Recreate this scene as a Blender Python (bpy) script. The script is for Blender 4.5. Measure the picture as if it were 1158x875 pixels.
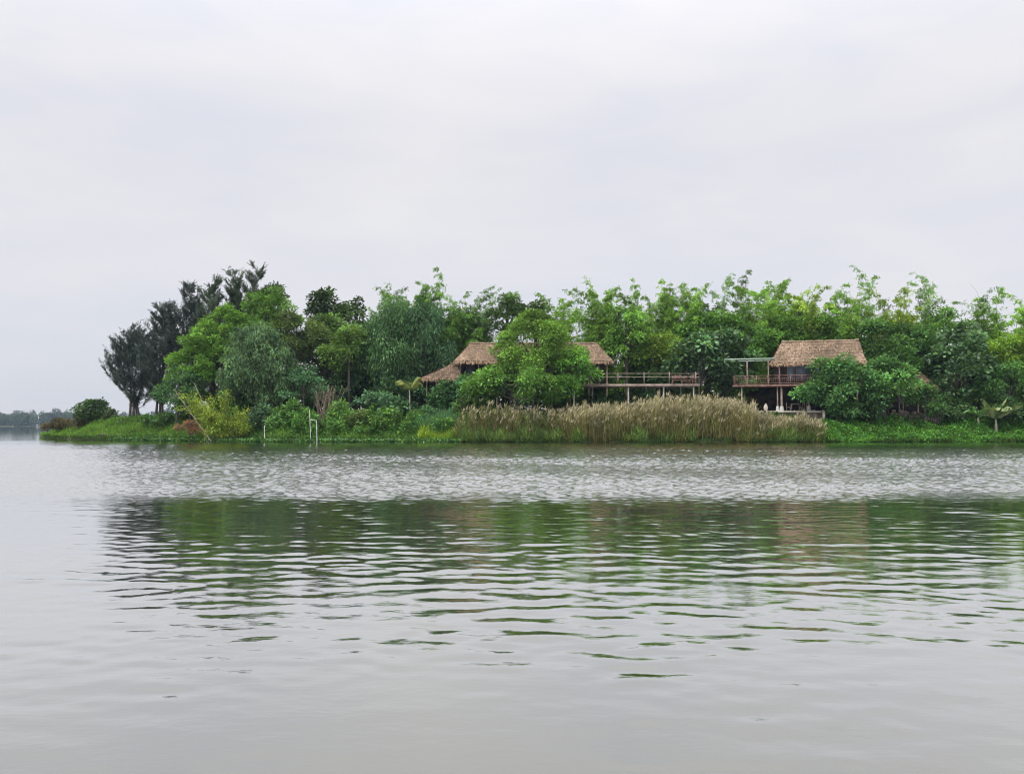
import bpy, math, random
import numpy as np
from mathutils import Vector, Matrix

for o in list(bpy.data.objects):
    bpy.data.objects.remove(o)
S = bpy.context.scene
COL = S.collection
R = math.radians

# ------------------------------------------------------------------ camera
W0, H0, F = 1158.0, 875.0, 1000.0
CAMZ = 1.66
PITCH = math.atan2(480.5 - H0 / 2, F)
cd = bpy.data.cameras.new('camera')
cam = bpy.data.objects.new('camera', cd)
COL.objects.link(cam)
cd.sensor_width = 36.0
cd.lens = 36.0 * F / W0
cd.clip_start, cd.clip_end = 0.1, 20000
cam.location = (0, 0, CAMZ)
cam.rotation_euler = (R(90) + PITCH, 0, 0)
S.camera = cam

# ------------------------------------------------------------------ sky + sun
SUN_EL, SUN_AZ = R(58), math.atan2(-0.75, -0.75)
world = bpy.data.worlds.new('World')
S.world = world
world.use_nodes = True
nt = world.node_tree
nt.nodes.clear()
def N(t, **k):
    n = nt.nodes.new(t)
    for a, b in k.items():
        setattr(n, a, b)
    return n
wo = N('ShaderNodeOutputWorld'); bg = N('ShaderNodeBackground'); bg.inputs[1].default_value = 0.1
sky = N('ShaderNodeTexSky', sky_type='NISHITA', sun_disc=False, sun_elevation=SUN_EL, sun_rotation=SUN_AZ)
tc = N('ShaderNodeTexCoord'); sep = N('ShaderNodeSeparateXYZ')
nt.links.new(tc.outputs['Generated'], sep.inputs[0])
def noise(scale, detail, stretch, loc=(0, 0, 0), dist=0.3):
    mp = N('ShaderNodeMapping'); mp.inputs['Scale'].default_value = stretch; mp.inputs['Location'].default_value = loc
    nt.links.new(tc.outputs['Generated'], mp.inputs[0])
    n = N('ShaderNodeTexNoise'); n.inputs['Scale'].default_value = scale; n.inputs['Detail'].default_value = detail
    n.inputs['Distortion'].default_value = dist
    nt.links.new(mp.outputs[0], n.inputs['Vector'])
    return n.outputs['Fac']
n1 = noise(2.4, 5, (1, 1, 3.2), (3.1, 0.4, 1.2))
n2 = noise(5.0, 6, (1, 1, 3.5), (7.3, 2.4, 0.2), 0.8)
mixn = N('ShaderNodeMath', operation='MULTIPLY_ADD'); mixn.inputs[1].default_value = 0.35
nt.links.new(n2, mixn.inputs[0])
m65 = N('ShaderNodeMath', operation='MULTIPLY'); m65.inputs[1].default_value = 0.65
nt.links.new(n1, m65.inputs[0]); nt.links.new(m65.outputs[0], mixn.inputs[2])
cr = N('ShaderNodeValToRGB')
cr.color_ramp.elements[0].position = 0.36; cr.color_ramp.elements[0].color = (0.86, 0.882, 0.96, 1)
cr.color_ramp.elements[1].position = 0.66; cr.color_ramp.elements[1].color = (1.0, 0.982, 1.0, 1)
e = cr.color_ramp.elements.new(0.52); e.color = (0.945, 0.930, 0.972, 1)
nt.links.new(mixn.outputs[0], cr.inputs[0])
# an overcast sky brightens from the horizon to the zenith
br = N('ShaderNodeFloatCurve')
cv = br.mapping.curves[0]
SKY = 1.0
pts = [(0.0, 0.236), (0.12, 0.250), (0.40, 0.292), (0.65, 0.56), (1.0, 0.95)]
cv.points[0].location = pts[0]; cv.points[1].location = pts[-1]
for p in pts[1:-1]:
    cv.points.new(*p)
br.mapping.update()
nt.links.new(sep.outputs['Z'], br.inputs['Value'])
sc20 = N('ShaderNodeMath', operation='MULTIPLY'); sc20.inputs[1].default_value = 20.0 * SKY
nt.links.new(br.outputs[0], sc20.inputs[0])
vm = N('ShaderNodeVectorMath', operation='SCALE')
nt.links.new(cr.outputs[0], vm.inputs[0]); nt.links.new(sc20.outputs[0], vm.inputs['Scale'])
mx = N('ShaderNodeMix', data_type='RGBA'); mx.inputs[0].default_value = 0.93
nt.links.new(sky.outputs[0], mx.inputs[6]); nt.links.new(vm.outputs[0], mx.inputs[7])
nt.links.new(mx.outputs[2], bg.inputs[0]); nt.links.new(bg.outputs[0], wo.inputs[0])

ld = bpy.data.lights.new('sun', 'SUN'); ld.energy = 1.5; ld.angle = R(12); ld.color = (1, 0.97, 0.91)
sun = bpy.data.objects.new('sun', ld); COL.objects.link(sun)
sd = Vector((math.sin(SUN_AZ) * math.cos(SUN_EL), math.cos(SUN_AZ) * math.cos(SUN_EL), math.sin(SUN_EL)))
sun.rotation_euler = sd.to_track_quat('Z', 'Y').to_euler()
vs = S.view_settings
vs.view_transform = 'Standard'; vs.look = 'None'; vs.exposure = 0.75; vs.gamma = 1.0; vs.use_curve_mapping = False
S.cycles.max_bounces = 8
S.cycles.diffuse_bounces = 1
S.cycles.glossy_bounces = 3
S.cycles.transmission_bounces = 2
S.cycles.use_denoising = True
S.cycles.pixel_filter_type = 'BLACKMAN_HARRIS'
S.cycles.filter_width = 1.05

# ------------------------------------------------------------------ helpers
def at(px, py, Y):
    """world point seen at that place of the photograph, at distance Y"""
    u, v = (px - W0 / 2) / F, (H0 / 2 - py) / F
    dy = math.cos(PITCH) - v * math.sin(PITCH)
    dz = math.sin(PITCH) + v * math.cos(PITCH)
    t = Y / dy
    return Vector((u * t, Y, CAMZ + dz * t))

def unit(a):
    return a / np.maximum(np.linalg.norm(a, axis=-1, keepdims=True), 1e-9)

class MB:
    def __init__(self):
        self.v, self.f, self.c, self.n = [], [], [], 0
    def add(self, verts, quads, color=None):
        verts = np.asarray(verts, float).reshape(-1, 3)
        quads = np.asarray(quads, int)
        self.v.append(verts); self.f.append(quads + self.n); self.n += len(verts)
        if color is None:
            color = np.ones((len(quads), 3))
        color = np.broadcast_to(np.asarray(color, float), (len(quads), 3))
        self.c.append(color)
    def leaves(self, P, D, L, Wd, color, side=None, rng=None, mid=0.45):
        n = len(P)
        if n == 0:
            return
        L = np.broadcast_to(np.asarray(L, float), (n,))[:, None]
        Wd = np.broadcast_to(np.asarray(Wd, float), (n,))[:, None]
        D = unit(D)
        if side is None:
            side = rng.normal(size=(n, 3)); side[:, 2] *= 0.45
        side = unit(np.cross(D, np.cross(side, D)))
        V = np.stack([P, P + D * L * mid + side * Wd / 2, P + D * L, P + D * L * mid - side * Wd / 2], 1).reshape(-1, 3)
        self.add(V, np.arange(4 * n).reshape(n, 4), color)
    def tube(self, pts, rad, n=6, color=None):
        pts = np.asarray(pts, float); k = len(pts)
        rad = np.broadcast_to(np.asarray(rad, float), (k,))
        t = unit(np.gradient(pts, axis=0))
        ref = np.array([0, 0, 1.0]) if abs(t[:, 2]).mean() < 0.8 else np.array([1.0, 0, 0])
        a = unit(np.cross(t, ref)); b = np.cross(t, a)
        ang = np.arange(n) * 2 * np.pi / n
        V = pts[:, None] + rad[:, None, None] * (np.cos(ang)[None, :, None] * a[:, None] + np.sin(ang)[None, :, None] * b[:, None])
        i = np.arange(k - 1)[:, None] * n; j = np.arange(n)[None]; j2 = (j + 1) % n
        Q = np.stack([i + j, i + j2, i + n + j2, i + n + j], -1).reshape(-1, 4)
        self.add(V.reshape(-1, 3), Q, color)
    def box(self, c, s, rot=0.0, color=None):
        x, y, z = [v / 2 for v in s]
        V = np.array([[-x, -y, -z], [x, -y, -z], [x, y, -z], [-x, y, -z], [-x, -y, z], [x, -y, z], [x, y, z], [-x, y, z]])
        cs, sn = math.cos(rot), math.sin(rot)
        V = V @ np.array([[cs, sn, 0], [-sn, cs, 0], [0, 0, 1]])
        self.add(V + np.array(c), [[0, 3, 2, 1], [4, 5, 6, 7], [0, 1, 5, 4], [1, 2, 6, 5], [2, 3, 7, 6], [3, 0, 4, 7]], color)
    def build(self, name, mat, parent=None, smooth=False):
        V = np.concatenate(self.v).astype(np.float32); Q = np.concatenate(self.f).astype(np.int32); C = np.concatenate(self.c)
        if parent is not None:
            V = V - np.array(parent.matrix_world.translation if False else parent.location, np.float32)
        me = bpy.data.meshes.new(name)
        me.vertices.add(len(V)); me.vertices.foreach_set('co', V.ravel())
        me.loops.add(Q.size); me.loops.foreach_set('vertex_index', Q.ravel())
        me.polygons.add(len(Q)); me.polygons.foreach_set('loop_start', np.arange(0, Q.size, Q.shape[1], dtype=np.int32))
        if smooth:
            me.polygons.foreach_set('use_smooth', np.ones(len(Q), bool))
        at_ = me.attributes.new('tint', 'FLOAT_COLOR', 'FACE')
        at_.data.foreach_set('color', np.concatenate([C, np.ones((len(C), 1))], 1).astype(np.float32).ravel())
        me.update(calc_edges=True)
        me.materials.append(mat)
        o = bpy.data.objects.new(name, me); COL.objects.link(o)
        if parent is not None:
            root = parent
            o.parent = root
        return o

def thing(name, label, cat, loc, group=None):
    o = bpy.data.objects.new(name, None); COL.objects.link(o)
    o.location = loc; o.empty_display_size = 0.3
    o['label'] = label; o['category'] = cat
    if group: o['group'] = group
    return o
def kind(o, k, label=None, cat=None):
    o['kind'] = k
    if label: o['label'] = label
    if cat: o['category'] = cat
    return o
class Sub:
    """children of a part: mesh kept in the thing's frame"""
def sub(mb, name, mat, part):
    root = part.parent
    o = mb.build(name, mat, root)
    o.parent = part
    return o

# ------------------------------------------------------------------ materials
def newmat(name):
    m = bpy.data.materials.new(name); m.use_nodes = True
    t = m.node_tree; t.nodes.clear()
    out = t.nodes.new('ShaderNodeOutputMaterial')
    return m, t, out
def foliage_mat(name, transl=0.35, gloss=0.05):
    m, t, out = newmat(name)
    a = t.nodes.new('ShaderNodeAttribute'); a.attribute_name = 'tint'
    g = t.nodes.new('ShaderNodeNewGeometry')
    nz = t.nodes.new('ShaderNodeTexNoise'); nz.inputs['Scale'].default_value = 0.55; nz.inputs['Detail'].default_value = 4
    t.links.new(g.outputs['Position'], nz.inputs['Vector'])
    mr = t.nodes.new('ShaderNodeMapRange'); mr.inputs[1].default_value = 0.3; mr.inputs[2].default_value = 0.7
    mr.inputs[3].default_value = 0.72; mr.inputs[4].default_value = 1.28
    t.links.new(nz.outputs['Fac'], mr.inputs[0])
    sc = t.nodes.new('ShaderNodeVectorMath'); sc.operation = 'SCALE'
    t.links.new(a.outputs['Color'], sc.inputs[0]); t.links.new(mr.outputs[0], sc.inputs['Scale'])
    d = t.nodes.new('ShaderNodeBsdfDiffuse'); tr = t.nodes.new('ShaderNodeBsdfTranslucent')
    gl = t.nodes.new('ShaderNodeBsdfGlossy'); gl.inputs['Roughness'].default_value = 0.45
    gl.inputs['Color'].default_value = (0.9, 0.95, 1, 1)
    t.links.new(sc.outputs[0], d.inputs['Color'])
    ty = t.nodes.new('ShaderNodeVectorMath'); ty.operation = 'MULTIPLY'; ty.inputs[1].default_value = (1.25, 1.15, 0.6)
    t.links.new(sc.outputs[0], ty.inputs[0]); t.links.new(ty.outputs[0], tr.inputs['Color'])
    m1 = t.nodes.new('ShaderNodeMixShader'); m1.inputs[0].default_value = transl
    t.links.new(d.outputs[0], m1.inputs[1]); t.links.new(tr.outputs[0], m1.inputs[2])
    m2 = t.nodes.new('ShaderNodeMixShader'); m2.inputs[0].default_value = gloss
    t.links.new(m1.outputs[0], m2.inputs[1]); t.links.new(gl.outputs[0], m2.inputs[2])
    t.links.new(m2.outputs[0], out.inputs[0])
    return m
def solid_mat(name, c1, c2, scale=3.0, rough=0.8, stretch=(1, 1, 1), bump=0.3, tint=False):
    m, t, out = newmat(name)
    p = t.nodes.new('ShaderNodeBsdfPrincipled'); p.inputs['Roughness'].default_value = rough
    p.inputs['Specular IOR Level'].default_value = 0.25
    tcn = t.nodes.new('ShaderNodeTexCoord'); mp = t.nodes.new('ShaderNodeMapping'); mp.inputs['Scale'].default_value = stretch
    nz = t.nodes.new('ShaderNodeTexNoise'); nz.inputs['Scale'].default_value = scale; nz.inputs['Detail'].default_value = 6
    t.links.new(tcn.outputs['Object'], mp.inputs[0]); t.links.new(mp.outputs[0], nz.inputs['Vector'])
    r = t.nodes.new('ShaderNodeValToRGB')
    r.color_ramp.elements[0].position = 0.35; r.color_ramp.elements[0].color = (*c1, 1)
    r.color_ramp.elements[1].position = 0.65; r.color_ramp.elements[1].color = (*c2, 1)
    t.links.new(nz.outputs['Fac'], r.inputs[0])
    colour = r.outputs[0]
    if tint:
        a = t.nodes.new('ShaderNodeAttribute'); a.attribute_name = 'tint'
        mu = t.nodes.new('ShaderNodeVectorMath'); mu.operation = 'MULTIPLY'
        t.links.new(a.outputs['Color'], mu.inputs[0]); t.links.new(colour, mu.inputs[1]); colour = mu.outputs[0]
    t.links.new(colour, p.inputs['Base Color'])
    b = t.nodes.new('ShaderNodeBump'); b.inputs['Strength'].default_value = bump; b.inputs['Distance'].default_value = 0.05
    t.links.new(nz.outputs['Fac'], b.inputs['Height']); t.links.new(b.outputs[0], p.inputs['Normal'])
    t.links.new(p.outputs[0], out.inputs[0])
    return m

M_LEAF = foliage_mat('leaf', 0.30, 0.010)
M_GLOSSLEAF = foliage_mat('waxy_leaf', 0.20, 0.035)
M_NEEDLE = foliage_mat('needle', 0.12, 0.006)
M_REED = foliage_mat('dry_reed', 0.28, 0.008)
M_BARK = solid_mat('bark', (0.045, 0.04, 0.033), (0.11, 0.095, 0.08), 4, 0.9, (1, 1, 0.3))
M_CULM = solid_mat('bamboo_culm', (0.10, 0.13, 0.05), (0.2, 0.2, 0.1), 3, 0.6)
M_THATCH = solid_mat('thatch', (0.14, 0.10, 0.066), (0.27, 0.195, 0.135), 2.2, 0.95, (1.6, 1.6, 0.7), 0.6, True)
M_WOOD = solid_mat('weathered_wood', (0.2, 0.15, 0.12), (0.36, 0.29, 0.24), 3, 0.8, (1, 1, 1))
M_REDWOOD = solid_mat('red_brown_wood', (0.15, 0.078, 0.062), (0.29, 0.17, 0.14), 3, 0.7)
M_PALEPOST = solid_mat('pale_post', (0.42, 0.38, 0.32), (0.6, 0.56, 0.5), 2, 0.8)
M_WHITE = solid_mat('white_paint', (0.38, 0.38, 0.36), (0.6, 0.6, 0.58), 2, 0.6)
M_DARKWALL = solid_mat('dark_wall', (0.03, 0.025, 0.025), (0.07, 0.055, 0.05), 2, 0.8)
M_PLASTER = solid_mat('old_plaster', (0.32, 0.29, 0.23), (0.52, 0.48, 0.40), 1.2, 0.9)
M_BRICK = solid_mat('old_brick', (0.16, 0.12, 0.10), (0.34, 0.28, 0.24), 2.5, 0.9)
M_GLASS = solid_mat('window_glass', (0.10, 0.13, 0.17), (0.2, 0.25, 0.31), 0.8, 0.12, (1, 1, 1), 0.0)
M_GREENBEAM = solid_mat('pale_green_paint', (0.28, 0.40, 0.31), (0.42, 0.52, 0.42), 2, 0.6)
M_GROUND = solid_mat('earth', (0.035, 0.04, 0.018), (0.08, 0.085, 0.035), 0.6, 0.95)

# ------------------------------------------------------------------ ground
SX = [-200, -75, -68, -65, -56, -48, -34, -24, 0, 28, 40, 60, 120, 400]
SY = [420, 200, 138, 122, 109, 100, 91, 86.3, 85.2, 85.2, 87.0, 89, 92, 110]
def shore(x):
    return np.interp(x, SX, SY) + 0.35 * np.sin(x * 0.9) + 0.25 * np.sin(x * 2.3 + 1)
def ground_z(x, y):
    x = np.asarray(x, float); y = np.asarray(y, float)
    d = y - shore(x)
    s = np.clip(d / 6.5, 0, 1)
    h = 2.0 * (s * s * (3 - 2 * s)) ** 0.8
    taper = np.clip((x + 72) / 26, 0.12, 1)
    bump_ = 0.12 * np.sin(x * 0.7 + y * 0.4) * np.sin(y * 0.9 - x * 0.3) * s
    return np.where(d > 0, 0.08 * np.clip(d * 4, 0, 1) + h * taper + bump_ * taper, -1.2 * np.clip(-d / 3, 0, 1))
def gz(x, y):
    return float(ground_z(x, y))

def grid_mesh(xs, ys, zf):
    X, Y = np.meshgrid(xs, ys)
    Z = zf(X, Y)
    nx, ny = len(xs), len(ys)
    i = (np.arange(ny - 1)[:, None] * nx + np.arange(nx - 1)[None])
    Q = np.stack([i, i + 1, i + nx + 1, i + nx], -1).reshape(-1, 4)
    mb = MB(); mb.add(np.stack([X, Y, Z], -1).reshape(-1, 3), Q)
    return mb
gxs = np.concatenate([np.linspace(-260, -80, 30), np.linspace(-79, 75, 300), np.linspace(78, 330, 50)])
gys = np.concatenate([np.linspace(78, 125, 130), np.linspace(126, 330, 60)])
ground = grid_mesh(gxs, gys, ground_z).build('ground', M_GROUND, smooth=True)
kind(ground, 'structure')
# river bed below everything, out to the horizon
mb = MB(); mb.add([[-6000, -300, -2.5], [6000, -300, -2.5], [6000, 9000, -2.5], [-6000, 9000, -2.5]], [[0, 1, 2, 3]])
# far bank
fx = np.linspace(-1400, 100, 90); fy = np.array([985, 988, 992, 1000, 1020, 1050, 1100.0])
def far_z(x, y):
    return np.interp(y, [985, 988, 1000, 1100], [-0.6, 0.2, 0.6, 0.9]) + 0.1 * np.sin(x * 0.15) * (y > 987)
fb = grid_mesh(fx, fy, far_z).build('far_bank', M_GROUND, smooth=True)
kind(fb, 'structure')

# ------------------------------------------------------------------ water
rng = np.random.default_rng(7)
rows = [2.0]
while rows[-1] < 92:
    y = rows[-1]
    rows.append(y + np.interp(y, [2, 6, 14, 18, 36, 50, 92], [0.035, 0.04, 0.06, 0.048, 0.055, 0.09, 0.2]))
rows += list(np.geomspace(93, 9000, 90))
rows = np.array(rows)
NU = 1150
uu = np.linspace(-1, 1, NU) * 0.95
Yg = np.repeat(rows[:, None], NU, 1)
APEX = 14.0
Xg = uu[None] * (Yg + APEX)
def sines(X, Y, n, lmin, lmax, spread, slope, seed):
    """sum of n sine waves, each with about the same share of the slope"""
    r = np.random.default_rng(seed)
    Z = np.zeros_like(X)
    for _ in range(n):
        lam = math.exp(r.uniform(math.log(lmin), math.log(lmax)))
        th = r.normal(0, spread) + math.pi / 2
        k = 2 * math.pi / lam
        a = slope * math.sqrt(2.0 / n) / k
        Z += a * np.sin(k * (math.cos(th) * X + math.sin(th) * Y) + r.uniform(0, 6.283))
    return Z
warp = 0.9 * np.sin(Xg * 0.13 + 2.0) + 0.7 * np.sin(Xg * 0.37 + 0.5) + 0.45 * np.sin(Xg * 0.53 + Yg * 0.2) + 0.3 * np.sin(Xg * 1.1 - Yg * 0.3)
patch = 1 + 0.45 * np.sin(Xg * 0.9 + 1.3 + 1.5 * np.sin(Yg * 0.5)) * np.sin(Yg * 1.1 + 0.6 * Xg) + 0.35 * np.sin(Xg * 2.1 + np.sin(Yg * 1.7)) * np.sin(Yg * 2.3 - 0.5 * Xg + 0.7)
eff = Yg + warp
e_swell = np.interp(eff, [4.2, 5.5, 6.7, 8.5, 10.6, 12.8, 16, 20, 30], [0.009, 0.013, 0.020, 0.027, 0.028, 0.0245, 0.022, 0.021, 0.03]) * patch
e_ruff = np.interp(eff, [17, 20, 22.5, 57, 68, 79, 400], [0.0, 0.03, 0.13, 0.14, 0.10, 0.02, 0.0])
e_ruff = e_ruff * (1 + 0.30 * np.sin(Yg * 0.33 + 0.9 * np.sin(Xg * 0.11)) * np.sin(Xg * 0.07 + 1.0) + 0.15 * np.sin(Xg * 0.31 + Yg * 0.5))
fade = np.interp(Yg, [90, 140], [1, 0])
Zg = np.zeros_like(Xg)
ny = int((rows < 140).sum())
Xn, Yn = Xg[:ny], Yg[:ny]
Zg[:ny] = (sines(Xn, Yn, 110, 0.17, 0.60, 0.46, 1.0, 3) * e_swell[:ny]
           + sines(Xn, Yn, 16, 0.7, 1.3, 0.5, 0.30, 5) * e_swell[:ny]
           + sines(Xn, Yn, 70, 0.16, 0.42, 0.7, 1.3, 11) * e_ruff[:ny]) * fade[:ny]
i = (np.arange(len(rows) - 1)[:, None] * NU + np.arange(NU - 1)[None])
Q = np.stack([i, i + 1, i + NU + 1, i + NU], -1).reshape(-1, 4)
mw = MB(); mw.add(np.stack([Xg, Yg, Zg], -1).reshape(-1, 3), Q)
# the rest of the river, beside and behind
u0 = 0.95
mw.add([[-u0 * (2 + APEX), 2, 0], [-u0 * (9000 + APEX), 9000, 0], [-9000, 2, 0], [-9000, 9000, 0]], [[0, 1, 3, 2]])
mw.add([[u0 * (2 + APEX), 2, 0], [u0 * (9000 + APEX), 9000, 0], [9000, 2, 0], [9000, 9000, 0]], [[0, 2, 3, 1]])
mw.add([[-9000, -400, 0], [9000, -400, 0], [9000, 2, 0], [-9000, 2, 0]], [[0, 1, 2, 3]])
m, t, out = newmat('river_water')
lw = t.nodes.new('ShaderNodeLayerWeight'); lw.inputs['Blend'].default_value = 0.5
mr = t.nodes.new('ShaderNodeValToRGB')
els = mr.color_ramp.elements
els[0].position = 0.0; els[0].color = (0.08,) * 3 + (1,)
els[1].position = 1.0; els[1].color = (1,) * 3 + (1,)
for p_, v_ in ((0.55, 0.32), (0.68, 0.52), (0.80, 0.78), (0.90, 0.91)):
    e = els.new(p_); e.color = (v_, v_, v_, 1)
gl = t.nodes.new('ShaderNodeBsdfGlossy'); gl.inputs['Roughness'].default_value = 0.02; gl.inputs['Color'].default_value = (0.93, 0.935, 0.93, 1)
df = t.nodes.new('ShaderNodeBsdfDiffuse'); df.inputs['Color'].default_value = (0.064, 0.066, 0.042, 1)
mxs = t.nodes.new('ShaderNodeMixShader')
t.links.new(lw.outputs['Facing'], mr.inputs[0]); t.links.new(mr.outputs[0], mxs.inputs[0])
t.links.new(df.outputs[0], mxs.inputs[1]); t.links.new(gl.outputs[0], mxs.inputs[2]); t.links.new(mxs.outputs[0], out.inputs[0])
g = t.nodes.new('ShaderNodeNewGeometry'); sp = t.nodes.new('ShaderNodeSeparateXYZ'); t.links.new(g.outputs['Position'], sp.inputs[0])
mp = t.nodes.new('ShaderNodeMapping'); mp.inputs['Scale'].default_value = (1, 1.6, 1); t.links.new(g.outputs['Position'], mp.inputs[0])
nz = t.nodes.new('ShaderNodeTexNoise'); nz.inputs['Scale'].default_value = 9; nz.inputs['Detail'].default_value = 3; t.links.new(mp.outputs[0], nz.inputs['Vector'])
dist = t.nodes.new('ShaderNodeMapRange'); dist.inputs[1].default_value = 18.5; dist.inputs[2].default_value = 23; dist.inputs[3].default_value = 0.045; dist.inputs[4].default_value = 0.55
t.links.new(sp.outputs['Y'], dist.inputs[0])
bp = t.nodes.new('ShaderNodeBump'); bp.inputs['Distance'].default_value = 0.03
dfar = t.nodes.new('ShaderNodeMapRange'); dfar.inputs[1].default_value = 60; dfar.inputs[2].default_value = 95; dfar.inputs[3].default_value = 1; dfar.inputs[4].default_value = 0.05
t.links.new(sp.outputs['Y'], dfar.inputs[0])
dm = t.nodes.new('ShaderNodeMath'); dm.operation = 'MULTIPLY'; t.links.new(dist.outputs[0], dm.inputs[0]); t.links.new(dfar.outputs[0], dm.inputs[1])
t.links.new(dm.outputs[0], bp.inputs['Strength']); t.links.new(nz.outputs['Fac'], bp.inputs['Height'])
for b in (gl, df):
    t.links.new(bp.outputs[0], b.inputs['Normal'])
t.links.new(bp.outputs[0], lw.inputs['Normal'])
water = mw.build('water', m, smooth=True)
kind(water, 'structure')

# ------------------------------------------------------------------ plants: generators
GAIN = np.array([1.64, 1.58, 1.30])
def jit(rng, base, n, v=0.18, yel=0.10):
    """n leaf colours round a base colour: lighter, darker, yellower"""
    base = np.array(base) * GAIN
    k = np.exp(rng.normal(0, v, (n, 1)))
    y = rng.normal(0, yel, (n, 1))
    return np.clip(base * k * np.concatenate([1 + y * 1.2, 1 + y * 0.3, 1 - y], 1), 0.004, 0.9)

def sphere_dirs(rng, n):
    return unit(rng.normal(size=(n, 3)))

def clump_leaves(mb, rng, c, r, n, col, L, wr, flat=0.75, droop=0.25):
    d = sphere_dirs(rng, n); d[:, 2] = np.abs(d[:, 2]) * np.where(rng.random(n) < 0.8, 1, -1)
    rad = rng.uniform(0.45, 1.05, n)[:, None]
    P = c + d * rad * np.array([r, r, r * flat])
    D = d * np.array([1, 1, 0.5]) + rng.normal(0, 0.45, (n, 3)); D[:, 2] -= droop
    kc = math.exp(rng.normal(-0.02, 0.30))
    mb.leaves(P, D, L * rng.uniform(0.7, 1.35, n), L * wr * rng.uniform(0.7, 1.3, n), jit(rng, np.array(col) * kc, n), rng=rng)

def broad(name, label, px, top, bot, hw, Y, col, L=0.34, wr=0.5, dens=1.0, seed=None, rc=None, cat='tree', group=None,
          mat=None, flat=0.75, droop=0.25, lop=0.0, trunk_px=None, ground=None, gap=0.0):
    rng = np.random.default_rng(seed if seed is not None else abs(hash((px, top, hw))) % 99991)
    T, B = at(px, top, Y), at(px, bot, Y)
    x = T.x; bx = at(trunk_px, bot, Y).x if trunk_px else x
    g = gz(bx, Y) if ground is None else ground
    rx = hw * Y / F; rz = (T.z - B.z) / 2; zc = (T.z + B.z) / 2
    root = thing(name, label, cat, (bx, Y, g), group)
    rc = rc or min(1.0, 0.25 * min(rx, rz) + 0.25)
    ry = rx * 0.85
    env = np.array([rx, ry, rz])
    nlb = int(np.clip(5 + 1.1 * rx, 6, 11))
    LC, LR = [], []
    for k in range(nlb):
        dv = sphere_dirs(rng, 1)[0]
        if k == 0: dv = np.array([rng.uniform(-.25, .25), 0, 1.0])
        if k in (1, 2): dv = np.array([(-1) ** k, 0, rng.uniform(-.5, .2)])
        q = rng.uniform(0.46, 0.64)
        LC.append(dv * (1 - q) * env * rng.uniform(0.85, 1.08)); LR.append(q * env * np.array([rng.uniform(.85, 1.15), 1, rng.uniform(0.8, 1.0)]))
    LC, LR = np.array(LC), np.array(LR)
    P = []
    for k in range(nlb):
        area = 4 * math.pi * ((LR[k] ** 1.6).prod() ** (2 / 4.8))
        nc = max(5, int(dens * 1.3 * area / (math.pi * rc * rc)))
        dv = sphere_dirs(rng, nc); dv = dv[(dv[:, 2] > -0.75)]
        q = LC[k] + dv * np.maximum(LR[k] - rc * 0.55, LR[k] * 0.45) * rng.uniform(0.82, 1.05, (len(dv), 1))
        inside = np.zeros(len(q), bool)
        for j in range(nlb):
            if j != k: inside |= (((q - LC[j]) / (LR[j] * 0.78)) ** 2).sum(1) < 1
        P.append(q[~inside])
    P = np.concatenate(P)
    P[:, 0] += lop * P[:, 2]
    P += np.array([x, Y, zc])
    mb = MB()
    nl = int(190 * (rc / 1.0) ** 2 * (0.34 / L) ** 2 * (0.5 / wr) * 0.95)
    nl = max(30, min(nl, 700))
    for c in P:
        r = rc * rng.uniform(0.65, 1.3)
        clump_leaves(mb, rng, c, r, int(nl * (r / rc) ** 2), col, L, wr, flat, droop)
    mb.build('crown', mat or M_LEAF, root)
    # trunk and limbs
    tb = MB()
    tr = max(0.04, 0.014 * (T.z - g))
    base = np.array([bx, Y, g - 0.3]); fork = np.array([x * 0.8 + bx * 0.2, Y, max(g + 0.4, zc - rz * 0.55)])
    midp = (base + fork) / 2 + rng.normal(0, 0.12, 3)
    tb.tube([base, midp, fork, np.array([x, Y, zc + rz * 0.4])], [tr * 1.2, tr, tr * 0.8, tr * 0.25], 7)
    idx = rng.choice(len(P), min(len(P), 14), replace=False)
    for k in idx:
        q = P[k]; m_ = (fork + q) / 2 + np.array([0, 0, 0.25])
        tb.tube([fork, m_, q], [tr * 0.5, tr * 0.3, tr * 0.1], 5)
    tb.build('trunk', M_BARK, root)
    return root

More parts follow.
